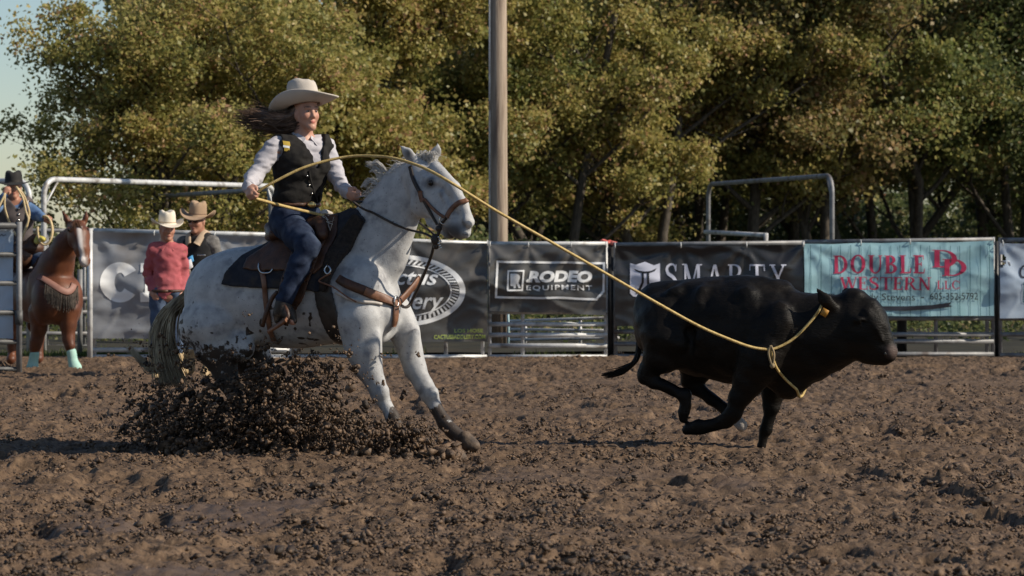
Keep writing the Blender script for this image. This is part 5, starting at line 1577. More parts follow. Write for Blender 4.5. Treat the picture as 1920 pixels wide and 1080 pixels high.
K.ell(cp(1243, 603), (.17, .22, .26), crot(.1), k=.07); K.ell(cp(1228, 560), (.12, .12, .09), crot(-.4), k=.06)
for sd in (-1, 1):
    K.ell(cp(1250, 625, sd * .16), (.19, .12, .25), crot(-.15), k=.06); K.ell(cp(1446, 640, sd * .20), (.15, .09, .28), crot(.3), k=.06)
    K.ell(cp(1268, 548, sd * .15), (.07, .05, .04), k=.03); K.ell(cp(1310, 570, sd * .19), (.05, .05, .12), crot(.2), k=.06); K.cone(cp(1400, 560, sd * .16), .07, cp(1440, 660, sd * .24), .07, k=.05); K.ell(cp(1290, 640, sd * .235), (.05, .03, .10), crot(.3), k=.06, op=-1)       # hooks
K.ell(cp(1425, 540), (.22, .10, .075), crot(.05), k=.06)
K.chain([(cp(1470, 640), .315), (cp(1512, 632), .285), (cp(1556, 622), .235), (cp(1590, 612), .20)], UY, .70, k=.07)
K.ell(cp(1478, 705), (.14, .13, .15), crot(.3), k=.06)            # brisket
K.ell(cp(1490, 690), (.17, .07, .13), crot(-.5), k=.06)           # dewlap
K.chain([(cp(1598, 602), .178), (cp(1618, 618), .182), (cp(1643, 645), .118), (cp(1662, 660), .072)], UY, .64, k=.04)
K.ell(cp(1613, 640), (.12, .09, .11), crot(.6), k=.04); K.ell(cp(1662, 661), (.055, .062, .045), crot(.6), k=.03)
K.ell(cp(1602, 556), (.08, .07, .05), k=.04); K.ell(cp(1632, 578), (.06, .075, .06), k=.04); K.cone(cp(1625, 664), .055, cp(1655, 672), .036, k=.03)
K.cone(cp(1630, 668), .05, cp(1656, 673), .036, k=.02)
K.ell(cp(1668, 656), (.034, .066, .040), crot(.7), k=.02)
K.ell(cp(1612, 600, -.125), (.035, .02, .02), k=.02); K.ell(cp(1618, 604, -.125), (.016, .02, .014), k=.01, op=-1)
K.cone(cp(1576, 680, -.20), .05, cp(1572, 600, -.22), .03, k=.05, op=-1)
K.cone(cp(1640, 668, -.07), .006, cp(1668, 672, -.06), .006, k=.01, op=-1)
K.cone(cp(1626, 585, -.09), .02, cp(1655, 640, -.07), .016, k=.03)
# ears
K.chain([(cp(1562, 577, -.13), .032), (cp(1546, 562, -.17), .036), (cp(1531, 541, -.19), .008)], UY, .5, k=.025)
K.chain([(cp(1585, 560, .13), .032), (cp(1588, 552, .18), .032), (cp(1580, 546, .23), .008)], UY, .5, k=.025)
def kleg(pts, sq=.82): K.chain([(cp(x, y, l), r if r > .075 else (r - .006 if r < .05 else r)) for x, y, l, r in pts], UY, sq, k=.018)
kleg([(1248, 640, -.17, .19), (1238, 668, -.18, .125), (1220, 692, -.18, .078), (1211, 703, -.18, .060), (1228, 716, -.18, .052), (1262, 731, -.18, .047), (1283, 741, -.18, .052), (1286, 758, -.18, .044), (1283, 772, -.18, .046), (1280, 785, -.18, .040)])   # near hind
kleg([(1300, 660, .15, .17), (1306, 690, .16, .12), (1296, 712, .16, .07), (1302, 722, .16, .056), (1332, 748, .15, .048), (1362, 768, .14, .048), (1376, 782, .13, .042), (1390, 797, .12, .045)])                   # far hind, swung forward
kleg([(1425, 675, -.20, .165), (1404, 712, -.20, .112), (1388, 745, -.20, .080), (1378, 772, -.20, .060), (1360, 790, -.20, .050), (1332, 798, -.20, .044), (1310, 800, -.20, .050), (1296, 803, -.20, .047), (1286, 807, -.20, .042)])     # near fore, folded back
kleg([(1458, 690, .18, .14), (1448, 735, .18, .075), (1445, 765, .17, .056), (1441, 785, .17, .044), (1436, 806, .17, .046), (1431, 823, .17, .040), (1429, 836, .17, .044)])                                         # far fore, on the ground
K.amp += [(.012, (7, 7, 7), 14, None), (.006, (16, 16, 16), 16, None), (.003, (40, 40, 40), 15, None)]
V, F = K.skin(.0125, smooth=1)
calf = thing("calf", "black calf running away to the right with the yellow rope round its neck", "calf", cp(1430, 846))
M_black = mat("black_calf_hair", (0.004, 0.0034, 0.0028), (0.0105, 0.0082, 0.0062), scale=7, rough=0.48, bump=0.5, bscale=65, stretch=(.5, 1, 1.6), spec=0.14, attr=[('nose', (0.11, 0.078, 0.068)), ('pale', (.4, .36, .32))])
nose = np.clip(1.5 - np.linalg.norm((V - cp(1671, 659)) / (.045, .07, .04), axis=1), 0, 1)
pale = np.clip(2.2 - np.linalg.norm((V - cp(1391, 798, .12)) / (.05, .06, .05), axis=1), 0, 1)
mesh("body", V, F, M_black, calf, attrs={'nose': nose, 'pale': pale})
MB().ball(K.hit(1612, 604, 19.4, -.008)[0], .016, 10, 8).build("eye", M_eye, calf)
MB().ball(K.hit(1660, 664, 19.4, -.004)[0], .014, 8, 6, scale=(.8, .5, 1)).build("nostril", M_eye, calf)
q = cp(1546, 586, -.20)
MB().box(q, .045, .006, .05, crot(.5)).build("ear_tag", mat("orange_tag", (0.42, 0.20, 0.03), rough=.5), calf)
mb = MB()
for i in range(150):
    g = random.Random(i + 60)
    s_, w_ = g.gauss(0, 1), g.gauss(0, 1)
    TP = [(1206, 572, 3, .0), (1199, 610, 3, .0), (1198, 650, 3, -.01), (1191, 676, 4, -.02), (1174, 692, 5, -.03), (1158, 699, 6, -.03), (1140 + g.gauss(0, 6), 703, 7, -.03)]
    P = [cp(x + s_ * sp * .45 + g.gauss(0, .8), y + w_ * sp * .45 * (k > 3), l + g.gauss(0, .006)) for k, (x, y, sp, l) in enumerate(TP[:g.choice((6, 7, 7))])]
    mb.tube(catmull(P, 3), [.010, .007, .0015], 4, cap=False)
mb.build("tail", M_black, calf)

# ------------------------------------------------------------------ the rope
M_rope = mat("yellow_nylon_rope", (0.42, 0.29, 0.10), (0.56, 0.41, 0.16), scale=40, rough=0.55, bump=0.5, bscale=160)
handp = rp(474, 371, -.50)
ropeo = thing("rope", "taut yellow lariat from the saddle horn over her hand to the calf's neck", "rope", hp(612, 402))
P = catmull([hp(618, 402, .03), hp(606, 404, -.06), rp(585, 399, -.14), rp(530, 386, -.33), handp], 6)
MB().tube(P, .0105, 8).build("dally_strand", M_rope, ropeo)
hond = K.hit(1444, 656, 19.2, .018)[0]
arc = [handp, rp(487, 357, -.52), rp(520, 338, -.52), rp(565, 316, -.50), rp(610, 302, -.48), rp(655, 293.5, -.48), rp(695, 292.5, -.54), rp(740, 297, -.66), rp(795, 315, -.82), rp(850, 345, -.97)]
n0 = arc[-1]
for (x, y, t) in ((930, 395, .14), (1030, 452, .31), (1140, 515, .50), (1230, 567, .66), (1310, 611, .80), (1370, 637, .90), (1410, 651, .96)):
    arc.append(at(x, y, n0[1] + (hond[1] - n0[1]) * t))
arc += [hond]
MB().tube(catmull(arc, 6), .0095, 8).build("long_strand", M_rope, ropeo)
near = [hond]
for (x, y) in ((1462, 650), (1482, 639), (1500, 624), (1516, 607), (1528, 593), (1539, 576)): near.append(K.hit(x, y, 19.2, .014)[0])
top = near[-1]
bot = [K.hit(x, y, 19.2, .014)[0] for (x, y) in ((1449, 672), (1456, 690), (1468, 706), (1482, 720), (1494, 731))]
far = [cmirror(top), cmirror(bot[-1])]
over = K.project(np.array([cp(1548, 556, .02)]), -.012)[0][0]
under = K.project(np.array([(bot[-1] + far[1]) / 2 + (.03, 0, -.12)]), .014)[0][0]
farm = K.project(np.array([(far[0] + far[1]) / 2 + UY * .1 - CFW * .06]), .014)[0][0]
loop = [hond] + bot + [under, far[1], farm, far[0], over] + near[::-1][0:]
MB().tube(catmull(loop, 5), .0092, 8).build("neck_loop", M_rope, ropeo)
M_honda = mat("honda_wrap", (0.20, 0.15, 0.08), (0.30, 0.22, 0.12), scale=30, rough=.7)
q = hond + (0, -.012, 0)
mb = MB().tube(catmull([q + (.004, 0, .03), q + (.024, 0, -.02), q + (.022, 0, -.07), q + (.012, 0, -.10), q + (-.004, 0, -.06), q + (-.012, 0, -.01), q + (.004, 0, .03)], 4), .008, 6)
mb.ball(q + (.014, 0, -.105), .018); mb.build("honda", M_honda, ropeo)
# ------------------------------------------------------------------ bystanders
def bystander(name, label, px, d, hgt, yaw, skin, head_yaw, arms, pants_m, boot_m, top_fn, hat_kw, leg_px=None, tilt=0):
    """standing person built upright in metres; arms: dict side -> (elbow, wrist, knuckle) offsets in the person's axes"""
    x = (px - 960) / FPX * d
    base = np.array((x, d, 0.0)); R = basis(yaw); s = hgt / 1.75
    Q = lambda f, l, u: base + R @ np.array((f, l, u)) * s
    root = thing(name, label, "person", base)
    hc = Q(.03, 0, 1.625); Rhd = basis(head_yaw, -.06)
    def tor(B, g=0.0):
        B.cone(Q(0, -.10, 1.40), (.062 + g) * s, Q(0, .10, 1.40), (.065 + g) * s, k=.05)
        B.ell(Q(0, 0, 1.28), np.array((.118 + g, .145 + g, .20 + g)) * s, R, k=.05); B.ell(Q(.01, 0, 1.06), np.array((.118 + g, .142 + g, .16 + g)) * s, R, k=.06)
        B.ell(Q(0, 0, .93), np.array((.125 + g, .165 + g, .12 + g)) * s, R, k=.05)
    B = Body(.03); head(B, hc, Rhd, s * 1.0); tor(B); B.cone(Q(.0, 0, 1.52), .057 * s, Q(-.02, 0, 1.42), .07 * s, k=.03)
    A = {}
    for sd, (e, w_, kn, ts, pn) in arms.items():
        sh = Q(0, sd * .158, 1.40); e, w_, kn = Q(*e), Q(*w_), Q(*kn); A[sd] = (sh, e, w_)
        B.chain([(sh, .056 * s), (e, .043 * s), (w_, .028 * s)], k=.03); fist(B, w_, kn, R @ np.array(ts), R @ np.array(pn), s)
    L = {}
    for sd in (1, -1):
        h_, k_, a_, t_ = Q(0, sd * .09, .90), Q(.02, sd * .10, .48), Q(-.01, sd * .11, .09), Q(.17, sd * .14, .035); L[sd] = (h_, k_, a_, t_)
        B.chain([(h_, .09 * s), (k_, .058 * s), (k_ * .65 + a_ * .35, .055 * s), (a_, .04 * s)], k=.04); B.chain([(a_, .042 * s), (t_, .032 * s)], k=.03)
    V, F = B.skin(.009); mesh("body", V, F, skin, root, attrs=head_attr(V, hc, Rhd, s))
    B = Body(.03); B.ell(Q(0, 0, .95), np.array((.14, .178, .10)) * s, R, k=.05)
    for sd in (1, -1):
        h_, k_, a_, t_ = L[sd]; B.chain([(h_, .105 * s), (k_, .074 * s), (k_ * .4 + a_ * .6, .068 * s)] + ([(a_, .066 * s)] if boot_m is None else []), k=.04)
    B.amp.append((.010, (14, 14, 20), 7, None)); V, F = B.skin(.012); mesh("jeans", V, F, pants_m, root)
    for sd in (1, -1):
        h_, k_, a_, t_ = L[sd]; B = Body(.02); B.chain([(k_ * .45 + a_ * .55, .077 * s), (a_, .056 * s), (t_, .044 * s)], k=.03); B.cone(a_ + (0, 0, -.02), .05 * s, a_ + (0, 0, -.05), .04 * s)
        V, F = B.skin(.011); V[:, 2] = np.maximum(V[:, 2], -.01); mesh("boot", V, F, boot_m or M_dkleather, root)
    top_fn(root, Q, R, s, tor, A)
    hk = dict(hat_kw); Rhat = basis(head_yaw + hk.pop('dyaw', 0), hk.pop('pitch', 0.0), hk.pop('roll', 0)); m = hk.pop('m')
    hat("hat", hc + Rhat @ np.array((-.008, 0, .055)) * s, Rhat, m, root, s * 1.08, **hk)
    return root, hc, Rhd, s, Q, R
M_red = mat("red_snap_shirt", (0.33, 0.070, 0.080), (0.41, 0.105, 0.115), scale=7, rough=0.85, bump=0.3, bscale=30)
M_straw = mat("cream_straw_hat", (0.66, 0.58, 0.46), (0.74, 0.66, 0.54), scale=6, rough=.8, bump=.2, bscale=90)
M_tanfelt = mat("tan_felt_hat", (0.30, 0.20, 0.125), (0.38, 0.26, 0.17), scale=6, rough=.9)
M_blackfelt = mat("black_felt_hat", (0.014, 0.013, 0.013), (0.025, 0.023, 0.022), scale=6, rough=.9)
M_ltdenim = mat("washed_denim", (0.15, 0.22, 0.30), (0.28, 0.36, 0.42), scale=8, rough=.85, c3=(.10, .085, .06), c3scale=4, bump=.3, bscale=30)
M_middenim = mat("blue_denim", (0.035, 0.055, 0.10), (0.07, 0.10, 0.16), scale=9, rough=.85)
M_tanboot = mat("tan_work_boot", (0.34, 0.24, 0.12), (0.44, 0.32, 0.18), scale=10, rough=.7, c3=(.13, .085, .05), c3scale=8)
def sleeves(B, A, s, r=(.078, .066, .052), short=1.0):
    for sh, e, w_ in A.values(): B.chain([(sh, r[0] * s), ((sh + e) / 2, (r[1] + .002) * s), (e, r[1] * s), (e * (1 - short) + w_ * short, r[2] * s)], k=.03)
def collar(root, Q, R, s, m):
    mb = MB()
    for sd in (-1, 1):
        a = [Q(-.03, sd * .055, 1.50), Q(.045, sd * .055, 1.485), Q(.085, sd * .018, 1.45)]; b = [Q(-.035, sd * .095, 1.455), Q(.05, sd * .10, 1.44), Q(.115, sd * .06, 1.39)]
        V = []
        for x, y in zip(a, b): V += [x, y, x - (0, 0, .008), y - (0, 0, .008)]
        F = []
        for i in (0, 4): F += [(i, i + 1, i + 5, i + 4), (i + 2, i + 6, i + 7, i + 3), (i + 1, i + 3, i + 7, i + 5), (i, i + 4, i + 6, i + 2)]
        mb.add(V, F + [(0, 2, 3, 1), (8, 9, 11, 10)])
    return mb.build("collar", m, root, smooth=False)
def red_top(root, Q, R, s, tor, A):
    B = Body(.03); tor(B, .012); sleeves(B, A, s, (.066, .056, .046)); B.amp += [(.014, (12, 12, 20), 33, None), (.006, (28, 28, 40), 34, None)]
    B.fn(lambda P: P[..., 2] - Q(0, 0, .955)[2], Q(-.5, -.5, .6) - .3, Q(.5, .5, 1.0) + .3, k=.008)
    nb = Q(.0, 0, 1.50); B.fn(lambda P: np.linalg.norm((P - nb) * (1, 1, .7), axis=-1) - .066, nb - .2, nb + .2, k=.008)
    V, F = B.skin(.0105); mesh("shirt", V, F, M_red, root); collar(root, Q, R, s, M_red)
    mb = MB().tube([Q(.138 * math.cos(t), .178 * math.sin(t), .955) for t in np.linspace(0, 6.283, 25)], .018, 6); mb.build("belt", M_leather, root)
r1 = bystander("person", "man in a red shirt and cream straw hat with his hands in his pockets", 313, 30.6, 1.66, math.radians(12), M_skin2, math.radians(20),
          {1: ((-.09, .19, 1.13), (.04, .155, .95), (.07, .13, .86), (1, 0, .2), (0, -1, 0)), -1: ((-.09, -.195, 1.13), (.04, -.16, .95), (.07, -.135, .86), (1, 0, .2), (0, 1, 0))},
          M_middenim, M_tanboot, red_top, dict(m=M_straw, brim=.175, side=.055, dip=.02, crown=.135, pitch=-.08, band=mat("hat_band_tan", (.45, .36, .25), rough=.8)))
eyes(r1[1], r1[2], r1[0], r1[3])
M_greyshirt = mat("grey_pattern_shirt", (0.10, 0.095, 0.09), (0.17, 0.16, 0.15), scale=30, rough=.85)
M_bvest = mat("black_quilted_vest", (0.010, 0.010, 0.011), (0.018, 0.018, 0.019), scale=10, rough=.85, bump=.3, bscale=20)
M_tancol = mat("tan_corduroy", (0.38, 0.28, 0.19), (0.46, 0.35, 0.25), scale=20, rough=.9)
def vest_top(root, Q, R, s, tor, A):
    B = Body(.03); tor(B, .014); sleeves(B, A, s); B.amp += [(.012, (12, 12, 20), 43, None)]
    V, F = B.skin(.0105); mesh("shirt", V, F, M_greyshirt, root)
    B = Body(.03); tor(B, .034); B.amp += [(.008, (12, 12, 20), 44, None)]
    nb = Q(.02, 0, 1.50)
    def cut(P):
        a = np.minimum(np.linalg.norm((P - A[1][0]), axis=-1), np.linalg.norm((P - A[-1][0]), axis=-1)) - .088 * s
        return np.minimum(a, np.linalg.norm((P - nb) * (1, 1, .6), axis=-1) - .072)
    B.fn(cut, Q(-.5, -.5, .8) - .3, Q(.5, .5, 1.6) + .3, k=.006); V, F = B.skin(.0105); mesh("vest", V, F, M_bvest, root)
    mb = MB()
    for sd in (-1, 1):
        P = catmull([Q(-.06, sd * .075, 1.515), Q(.03, sd * .085, 1.50), Q(.10, sd * .07, 1.45), Q(.15, sd * .045, 1.38)], 3)
        mb.ribbon(P, [R @ np.array((.6, sd * .5, .6))] * len(P), .075 * s, .012)
    mb.build("collar", M_tancol, root)
    MB().box(Q(.172, .11, 1.27), .012, .09, .012, R).build("zip", M_metal, root)
r2 = bystander("person", "man in sunglasses, tan hat and black vest holding papers", 372, 31.2, 1.75, math.radians(-18), M_skin2, math.radians(-25),
          {1: ((-.06, .23, 1.12), (.10, .19, .96), (.16, .16, .93), (0, 0, 1), (0, -1, 0)), -1: ((-.02, -.22, 1.11), (.19, -.06, 1.10), (.27, -.03, 1.12), (0, 0, 1), (0, 1, 0))},
          M_ltdenim, M_tanboot, vest_top, dict(m=M_tanfelt, brim=.185, side=.065, dip=.03, crown=.145, pitch=-.05, dyaw=.3, roll=-.06, band=mat("hat_band_brown", (.22, .14, .09), rough=.8)))
hc, Rr, s = r2[1], r2[2], r2[3]
mb = MB()
for sd in (-1, 1): mb.ball(hc + Rr @ (np.array((.098, sd * .034, .002)) * s), .021 * s, 10, 6, scale=(.35, 1.15, .8), rot=Rr)
mb.tube([hc + Rr @ (np.array(p) * s) for p in ((0, -.083, .006), (.07, -.078, .008), (.103, -.05, .01), (.106, 0, .008), (.103, .05, .01), (.07, .078, .008), (0, .083, .006))], .004, 5)
mb.build("sunglasses", M_eye, r2[0])
q = r2[4](.29, .0, 1.16)
papers = thing("papers", "folded white papers with a blue sheet in the vest wearing man's hand", "papers", q)
Rp = basis(math.radians(-30), .35, .5)
MB().box(q + (0, 0, 0), .006, .13, .10, Rp).build("white_sheet", mat("paper", (.72, .72, .74), rough=.8), papers)
MB().box(q + Rp @ np.array((-.010, .045, .055)), .006, .085, .07, Rp).build("blue_sheet", mat("blue_paper", (.10, .36, .66), rough=.8), papers)

# ------------------------------------------------------------------ chestnut horse and its rider at far left
SD = 33.0
def sp(px, py, dy=0.0): return at(px, py, SD + dy)
SY = math.radians(24); SFv = np.array((math.sin(SY), -math.cos(SY), 0)); SL = np.array((math.cos(SY), math.sin(SY), 0))
SR = np.stack([SFv, SL, (0, 0, 1.0)], 1)
C = Body(.05)
ch = sp(108, 555)                                            # middle of the chest
bk = lambda f, l, u: ch + SFv * f + SL * l + np.array((0, 0, u))
C.chain([(bk(-.10, 0, .0), .27), (bk(-.55, 0, -.02), .30), (bk(-1.0, 0, -.01), .30), (bk(-1.35, 0, .02), .27)], SL, .86, k=.08)
C.ell(bk(.02, 0, -.05), (.20, .25, .27), SR, k=.07)
for sd in (-1, 1):
    C.ell(bk(-.02, sd * .17, -.06), (.18, .11, .26), SR, k=.06); C.ell(bk(.11, sd * .10, -.12), (.10, .11, .13), SR, k=.05)
    C.ell(bk(-1.35, sd * .14, -.05), (.25, .16, .30), SR, k=.07)
C.chain([(sp(95, 530, .20), .26), (sp(106, 497, .08), .195), (sp(122, 462, -.06), .14), (sp(138, 436, -.17), .10)], SL, .95, k=.06)
# head facing the camera, nose to the right
hyaw = math.radians(28); hf = np.array((math.sin(hyaw), -math.cos(hyaw), 0)); hl = np.array((math.cos(hyaw), math.sin(hyaw), 0))
C.chain([(sp(144, 429, -.22), .105), (sp(148, 443, -.30), .122), (sp(154, 468, -.38), .086), (sp(158, 489, -.42), .062)], hl, .92, k=.04)
C.cone(sp(144, 425, -.28), .07, sp(153, 465, -.44), .045, k=.04); C.ell(sp(159, 493, -.43), (.056, .055, .048), k=.03)
for sd in (-1, 1):
    C.ell(sp(158, 488, -.44) + hl * sd * .036 + hf * .03, (.024, .024, .034), k=.02); C.ell(sp(158, 489, -.44) + hl * sd * .040 + hf * .058, (.012, .02, .022), k=.008, op=-1)
    C.ell(sp(146, 447, -.27) + hl * sd * .065, (.05, .05, .10), k=.03)
C.cone(sp(118, 520, -.02) + SFv * .30, .03, sp(112, 580, -.0) + SFv * .30, .04, k=.06, op=-1)
for (a, b, c_) in (((131, 421), (124, 410), (115, 393)), ((157, 418), (161, 407), (162, 392))):
    C.chain([(sp(*a, -.18), .042), (sp(*b, -.18), .036), (sp(*c_, -.18), .006)], hl, .75, k=.02)
for sd in (-1, 1): C.ell(sp(146, 430, -.33) + hl * sd * .105, (.028, .032, .024), k=.02)
def cleg(pts): C.chain([(sp(x, y, l), r) for x, y, l, r in pts], k=.03)
cleg([(74, 585, .05, .125), (73, 615, .05, .092), (68, 640, .05, .068), (66, 650, .05, .058), (63, 668, .05, .040), (61, 684, .05, .044), (60, 692, .04, .055)])
cleg([(128, 580, -.08, .12), (128, 610, -.08, .088), (129, 636, -.10, .066), (131, 648, -.12, .056), (134, 666, -.12, .040), (138, 682, -.13, .044), (140, 690, -.15, .055)])
for sd in (-1, 1):
    b_ = bk(-1.45, sd * .16, 0)
    C.chain([(b_ + (0, 0, -.1), .17), (b_ + (0, -.1, -.35), .10), (b_ + (0, .12, -.50), .06), (b_ + (0, .10, -.74), .045), (b_ * (1, 1, 0) + (0, .06, .06), .055)], k=.04)
C.amp.append((.006, (9, 9, 9), 24, None))
V, F = C.skin(.0135, smooth=1)
q = V - sp(140, 417, -.30); lat = (V - sp(147, 440, -.4)) @ hl; fr = (V - sp(147, 440, -.30)) @ hf
zt, zb = sp(0, 424)[2], sp(0, 500)[2]
hb = np.clip((V[:, 2] - zb) / (zt - zb), -1, 2)
cxl = (hb - .75) * -0.0
wln = .026 + .014 * (hb < .25)
xl = np.interp(V[:, 2], [sp(0, 500)[2], sp(0, 465)[2], sp(0, 424)[2]], [sp(160, 0, -.4)[0], sp(154, 0, -.4)[0], sp(148, 0, -.4)[0]])
blaze = np.clip(1.4 - np.abs(V[:, 0] - xl) / wln, 0, 1) * (hb > -.05) * (hb < 1.0) * (V[:, 1] < SD - .34)
chest = thing("horse", "chestnut horse with a white blaze and mint green boots standing at the gate", "horse", (ch[0], SD, 0))
M_chest = mat("chestnut_hair", (0.080, 0.024, 0.009), (0.145, 0.046, 0.017), scale=6, rough=.5, bump=.2, bscale=90, attr=[('blaze', (.58, .53, .50))], sheen=.1)
mesh("body", V, F, M_chest, chest, attrs={'blaze': blaze})
for sd, px in ((-1, 129.5), (1, 163.5)): MB().ball(C.hit(px, 431, 32.0, -.008)[0], .020, 8, 6).build("eye", M_eye, chest)
M_ch2 = mat("chestnut_mane", (0.10, 0.04, 0.018), (0.17, 0.075, 0.035), scale=20, rough=.5)
mb = MB(); g = random.Random(3)
for i in range(120):
    b = np.array(sp(142 + g.uniform(-9, 10), 415 + g.uniform(-3, 3), -.22)); e = np.array(sp(143 + g.uniform(-10, 13), 432 + g.uniform(-8, 8), -.40))
    mb.tube(catmull([b, (b + e) / 2 + (0, -.05, .03), e], 3), [.004, .003, .001], 3, cap=False)
mb.build("forelock", M_ch2, chest)
mb = MB()
for i in range(220):
    t = g.random(); b = C.project(np.array([sp(130 - 55 * t, 424 + 72 * t, .02 + .16 * t)]), .0, 3)[0][0]
    e = b + np.array((-.03 - .05 * g.random(), -.06 + .08 * g.random(), -.10 - .12 * g.random()))
    mb.tube([b, (b + e) / 2 + (-.02, -.02, .03), e], [.006, .004, .0015], 3, cap=False)
mb.build("mane", M_ch2, chest)
M_mint = mat("mint_leg_boot", (0.30, 0.50, 0.43), (0.38, 0.58, 0.50), scale=10, rough=.75)
for pts in (((65, 664, .05), (62, 680, .05), (61, 690, .04)), ((134, 660, -.12), (137, 678, -.13), (141, 689, -.15))):
    B = Body(.015); P = [sp(*p) for p in pts]; B.chain([(P[0], .055), (P[1], .054), (P[2], .072)]); V, F = B.skin(.010)
    mesh("leg_boot", V, F, M_mint, chest)
bcl = thing("breast_collar", "rose brown fringed breast collar across the chestnut horse's chest", "breast collar", sp(120, 545, -.25))
P = np.array([C.hit(x, y, 32.0, .014)[0] for x, y in ((72, 519), (84, 524), (98, 533), (112, 542), (124, 547), (132, 545), (137, 539), (139, 532))]); P = catmull(P, 3)
MB().ribbon(P, C.grad(P), .075, .006).build("strap", mat("rose_brown_leather", (.24, .115, .085), (.30, .15, .115), scale=15, rough=.6), bcl)
mb = MB(); g = random.Random(8)
for i in range(130):
    x = g.uniform(84, 146); y = np.interp(x, [84, 98, 112, 126, 138, 146], [532, 542, 551, 556, 550, 536])
    t = C.hit(x, y, 32.0, .02)[0]; b = C.hit(x + g.gauss(0, 1), y + g.uniform(16, 34), 32.0, .02)[0]
    mb.tube([t, (t + b) / 2 + (0, -.01, 0), b], [.008, .006, .004], 3, cap=False)
mb.build("fringe", mat("dark_fringe", (.045, .036, .03), (.10, .08, .065), scale=30, rough=.9), bcl)

# mounted man
MD = 33.9
def mp(px, py, dy=0.0): return at(px, py, MD + dy)
man = thing("person", "man in a black hat and blue sleeves mounted on the chestnut horse", "person", mp(30, 470))
hc, Rhd = mp(26, 350), basis(math.radians(10), -.05); Rt = basis(math.radians(14))
def mtor(B, g=0.0):
    B.cone(mp(14, 382), .07 + g, mp(46, 384), .07 + g, k=.05); B.ell(mp(29, 410), (.125 + g, .175 + g, .17 + g), Rt, k=.05); B.ell(mp(30, 445), (.125 + g, .165 + g, .15 + g), Rt, k=.05)
B = Body(.03); head(B, hc, Rhd, 1.02); mtor(B); B.ell(mp(30, 470), (.14, .18, .13), Rt, k=.05)
shl, ell_, wrl = mp(50, 388, 0), mp(68, 403, -.08), mp(80, 408, -.30)
shr, elr, wrr = mp(2, 388, 0), mp(-12, 392, -.18), mp(8, 367, -.30)
B.chain([(shl, .06), (ell_, .046), (wrl, .03)]); B.chain([(shr, .06), (elr, .046), (wrr, .03)])
fist(B, wrl, mp(90, 414, -.33), np.array((0, -.2, 1)), np.array((0, .8, -.6))); fist(B, wrr, mp(14, 353, -.30), np.array((1, 0, .2)), np.array((0, .9, 0)))
for sd in (-1, 1):
    h_, k_, a_ = mp(30 + sd * 10, 478), mp(30 + sd * 62, 492, -.35), mp(30 + sd * 60, 560, -.1)
    B.chain([(h_, .10), (k_, .065), (a_, .04)])
V, F = B.skin(.010); mesh("body", V, F, M_skin2, man, attrs=head_attr(V, hc, Rhd, 1.02)); eyes(hc, Rhd, man, 1.02)
B = Body(.03); mtor(B, .014); B.chain([(shl, .080), (ell_, .066), (wrl, .048)], k=.03); B.chain([(shr, .080), (elr, .066), (wrr, .048)], k=.03); B.amp += [(.012, (13, 13, 20), 53, None)]
nbm = mp(27, 372, -.04); B.fn(lambda P: np.linalg.norm((P - nbm) * (1, 1, .7), axis=-1) - .075, nbm - .2, nbm + .2, k=.008)
V, F = B.skin(.011); mesh("shirt", V, F, mat("bright_blue_shirt", (.075, .14, .27), (.12, .20, .34), scale=6, rough=.85), man)
B = Body(.03); mtor(B, .036); B.amp += [(.006, (13, 13, 20), 54, None)]
def mcut(P):
    a = np.minimum(np.linalg.norm(P - shl, axis=-1), np.linalg.norm(P - shr, axis=-1)) - .085
    q = P - mp(31, 393); v = np.maximum(np.maximum(np.abs(q @ Rt[:, 1]) - .75 * q[..., 2], -(q @ Rt[:, 0]) - .03), -q[..., 2])
    return np.minimum(a, v)
B.fn(mcut, mp(-40, 520) - .5, mp(80, 330) + .5, k=.006); V, F = B.skin(.011); vb = mesh("vest", V, F, mat("brown_grey_vest", (.060, .048, .048), (.095, .078, .076), scale=9, rough=.85), man)
B2 = Body(.03); mtor(B2, .038)
for y in (383, 394, 405): MB().ball(B2.hit(35, y + 8, 33.0, .0)[0], .016, 8, 6).build("button", M_metal, man)
B = Body(.03); B.ell(mp(30, 474), (.155, .195, .13), Rt, k=.05)
for sd in (-1, 1): B.chain([(mp(30 + sd * 10, 478), .115), (mp(30 + sd * 62, 492, -.35), .08), (mp(30 + sd * 60, 560, -.1), .06)])
V, F = B.skin(.013); mesh("jeans", V, F, M_middenim, man)
MB().box(mp(52, 379, -.14), .07, .01, .035, Rt).build("chest_patch", M_pwhite, man)
Rm = basis(math.radians(8), -.02, .03)
hat("hat", hc + Rm @ np.array((-.008, 0, .045)), Rm, M_blackfelt, man, 1.16, brim=.19, side=.03, dip=.02, crown=.120, band=M_dkleather)
# his coiled rope
M_rope2 = mat("straw_coloured_rope", (.50, .38, .20), (.60, .47, .27), scale=30, rough=.7)
co = thing("rope", "straw coloured rope coil held by the mounted man in the black hat", "rope", mp(60, 440, -.35))
for P in ([(10, 362, -.36), (-4, 392, -.40), (-8, 402, -.38)], [(9, 366, -.36), (9, 390, -.36), (17, 415, -.30), (24, 432, -.3), (40, 452, -.3)],
          [(30, 350, -.34), (42, 362, -.34), (50, 380, -.32), (55, 400, -.32), (52, 418, -.32), (46, 436, -.32), (40, 452, -.3)],
          [(32, 352, -.36), (43, 372, -.36), (48, 395, -.35), (53, 412, -.34), (47, 430, -.33), (38, 456, -.31)]):
    MB().tube(catmull([mp(*q) for q in P], 6), .013, 6).build("strand", M_rope2, co)
for rr in (0, 1.5):
    P = [mp(84 + (15 - rr) * math.cos(t), 432 + (26 + rr) * math.sin(t), -.36 - .02 * rr) for t in np.linspace(-1.9, 3.4, 22)]
    MB().tube(P, .013, 6).build("strand", M_rope2, co)
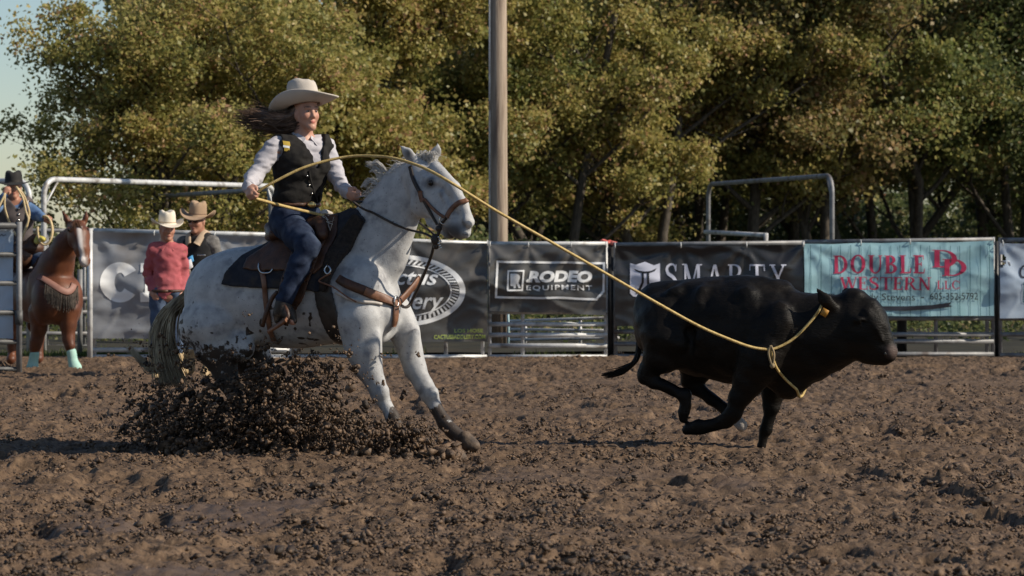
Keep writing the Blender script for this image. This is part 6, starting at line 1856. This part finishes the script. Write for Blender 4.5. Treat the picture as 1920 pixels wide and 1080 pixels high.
# saddle horn bundle in front of him
sd2 = thing("saddle", "saddle with yellow wrapped horn on the chestnut horse", "saddle", mp(62, 465, -.2))
B = Body(.03); B.ell(mp(56, 465, -.22), (.12, .16, .09), Rt); B.cone(mp(58, 452, -.26), .05, mp(66, 445, -.3), .045); V, F = B.skin(.012); mesh("fork", V, F, M_leather, sd2)
B = Body(.02); B.cone(mp(70, 452, -.34), .04, mp(72, 446, -.34), .035); B.ell(mp(79, 448, -.35), (.07, .05, .035), basis(.3, 0, -.3)); V, F = B.skin(.011)
mesh("horn_wrap", V, F, mat("yellow_wrap", (.50, .42, .08), (.58, .50, .14), scale=12, rough=.8), sd2)
B = Body(.05); B.cone(mp(30, 485, .1), .16, mp(40, 480, -.2), .16); B.amp.append((.004, (12, 12, 12), 3, None)); V, F = B.skin(.015); mesh("seat", V, F, M_leather, sd2)

# ------------------------------------------------------------------ mud thrown up by the sliding horse
g = np.random.default_rng(99)
Cs, Rs = [], []
def spray(n, cx, cy, sx, sy, l, sl, r, rs, ymax=846):
    x = cx + g.normal(size=n) * sx; y = cy + g.normal(size=n) * sy; ll = l + g.normal(size=n) * sl
    for a, b, c_ in zip(x, y, ll):
        if b > ymax: b = ymax - abs(g.normal()) * 14
        Cs.append(hp(a, b, c_)); Rs.append(min(r * math.exp(g.normal() * rs), .075))
spray(520, 390, 812, 80, 26, -.28, .22, .016, .5)
spray(600, 525, 790, 66, 40, -.28, .22, .016, .5)
spray(300, 615, 808, 45, 24, -.32, .20, .015, .5)
spray(300, 490, 735, 80, 36, -.25, .20, .013, .5)
spray(260, 320, 795, 60, 42, -.15, .25, .013, .5)
spray(150, 690, 828, 45, 12, -.30, .20, .015, .5)
spray(120, 770, 822, 22, 12, -.28, .12, .016, .5)
spray(130, 560, 690, 90, 30, -.38, .12, .011, .5)
spray(110, 300, 715, 40, 50, -.1, .25, .010, .5)
spray(90, 770, 812, 20, 12, -.28, .08, .020, .4)
spray(70, 440, 770, 90, 50, -.30, .2, .030, .25); spray(50, 560, 745, 80, 50, -.34, .2, .030, .25); spray(30, 330, 740, 50, 50, -.2, .2, .024, .25)
Cs, Rs = np.array(Cs), np.minimum(np.array(Rs), .042)
nC = len(Cs)
C2, R2 = clumps(Cs, Rs * 1.1, 6, 17)                                # each clod a ragged cluster
xf = g.integers(0, nC, 5000)                                  # plus fine crumbs between them
C3 = Cs[xf] + g.normal(size=(5000, 3)) * .045; R3 = np.exp(g.normal(-5.5, .5, 5000))
dk1 = np.repeat(np.where(g.random(nC) < .25, g.uniform(.3, 1, nC), 0), 6)
V, F = lumps(np.vstack([C2, C3]), np.concatenate([R2, R3]), flat=1.0, jit=.65, seed=12)
o = mesh("mud_spray", V, F, M_clod, smooth=False, attrs={'dk': np.repeat(np.concatenate([dk1, np.zeros(5000)]), 12)}); o['kind'] = 'stuff'; o['label'] = "dark clods of mud thrown into the air round the sliding horse's hooves"
# the furrow ridge pushed up in front of the hooves
cx = np.linspace(300, 860, 260)
Cr = np.array([hp(x, 838 + g.normal() * 6, -.35 + g.normal() * .12) for x in np.repeat(cx, 9)]); Cr[:, 2] = np.abs(g.normal(size=len(Cr))) * .035
V, F = lumps(Cr, np.clip(np.exp(g.normal(-3.7, .45, len(Cr))), .01, .06), flat=.8, jit=.65, seed=13)
o = mesh("mud_ridge", V, F, M_clod, smooth=False); o['kind'] = 'stuff'; o['label'] = "low ridge of torn up mud under the white horse"
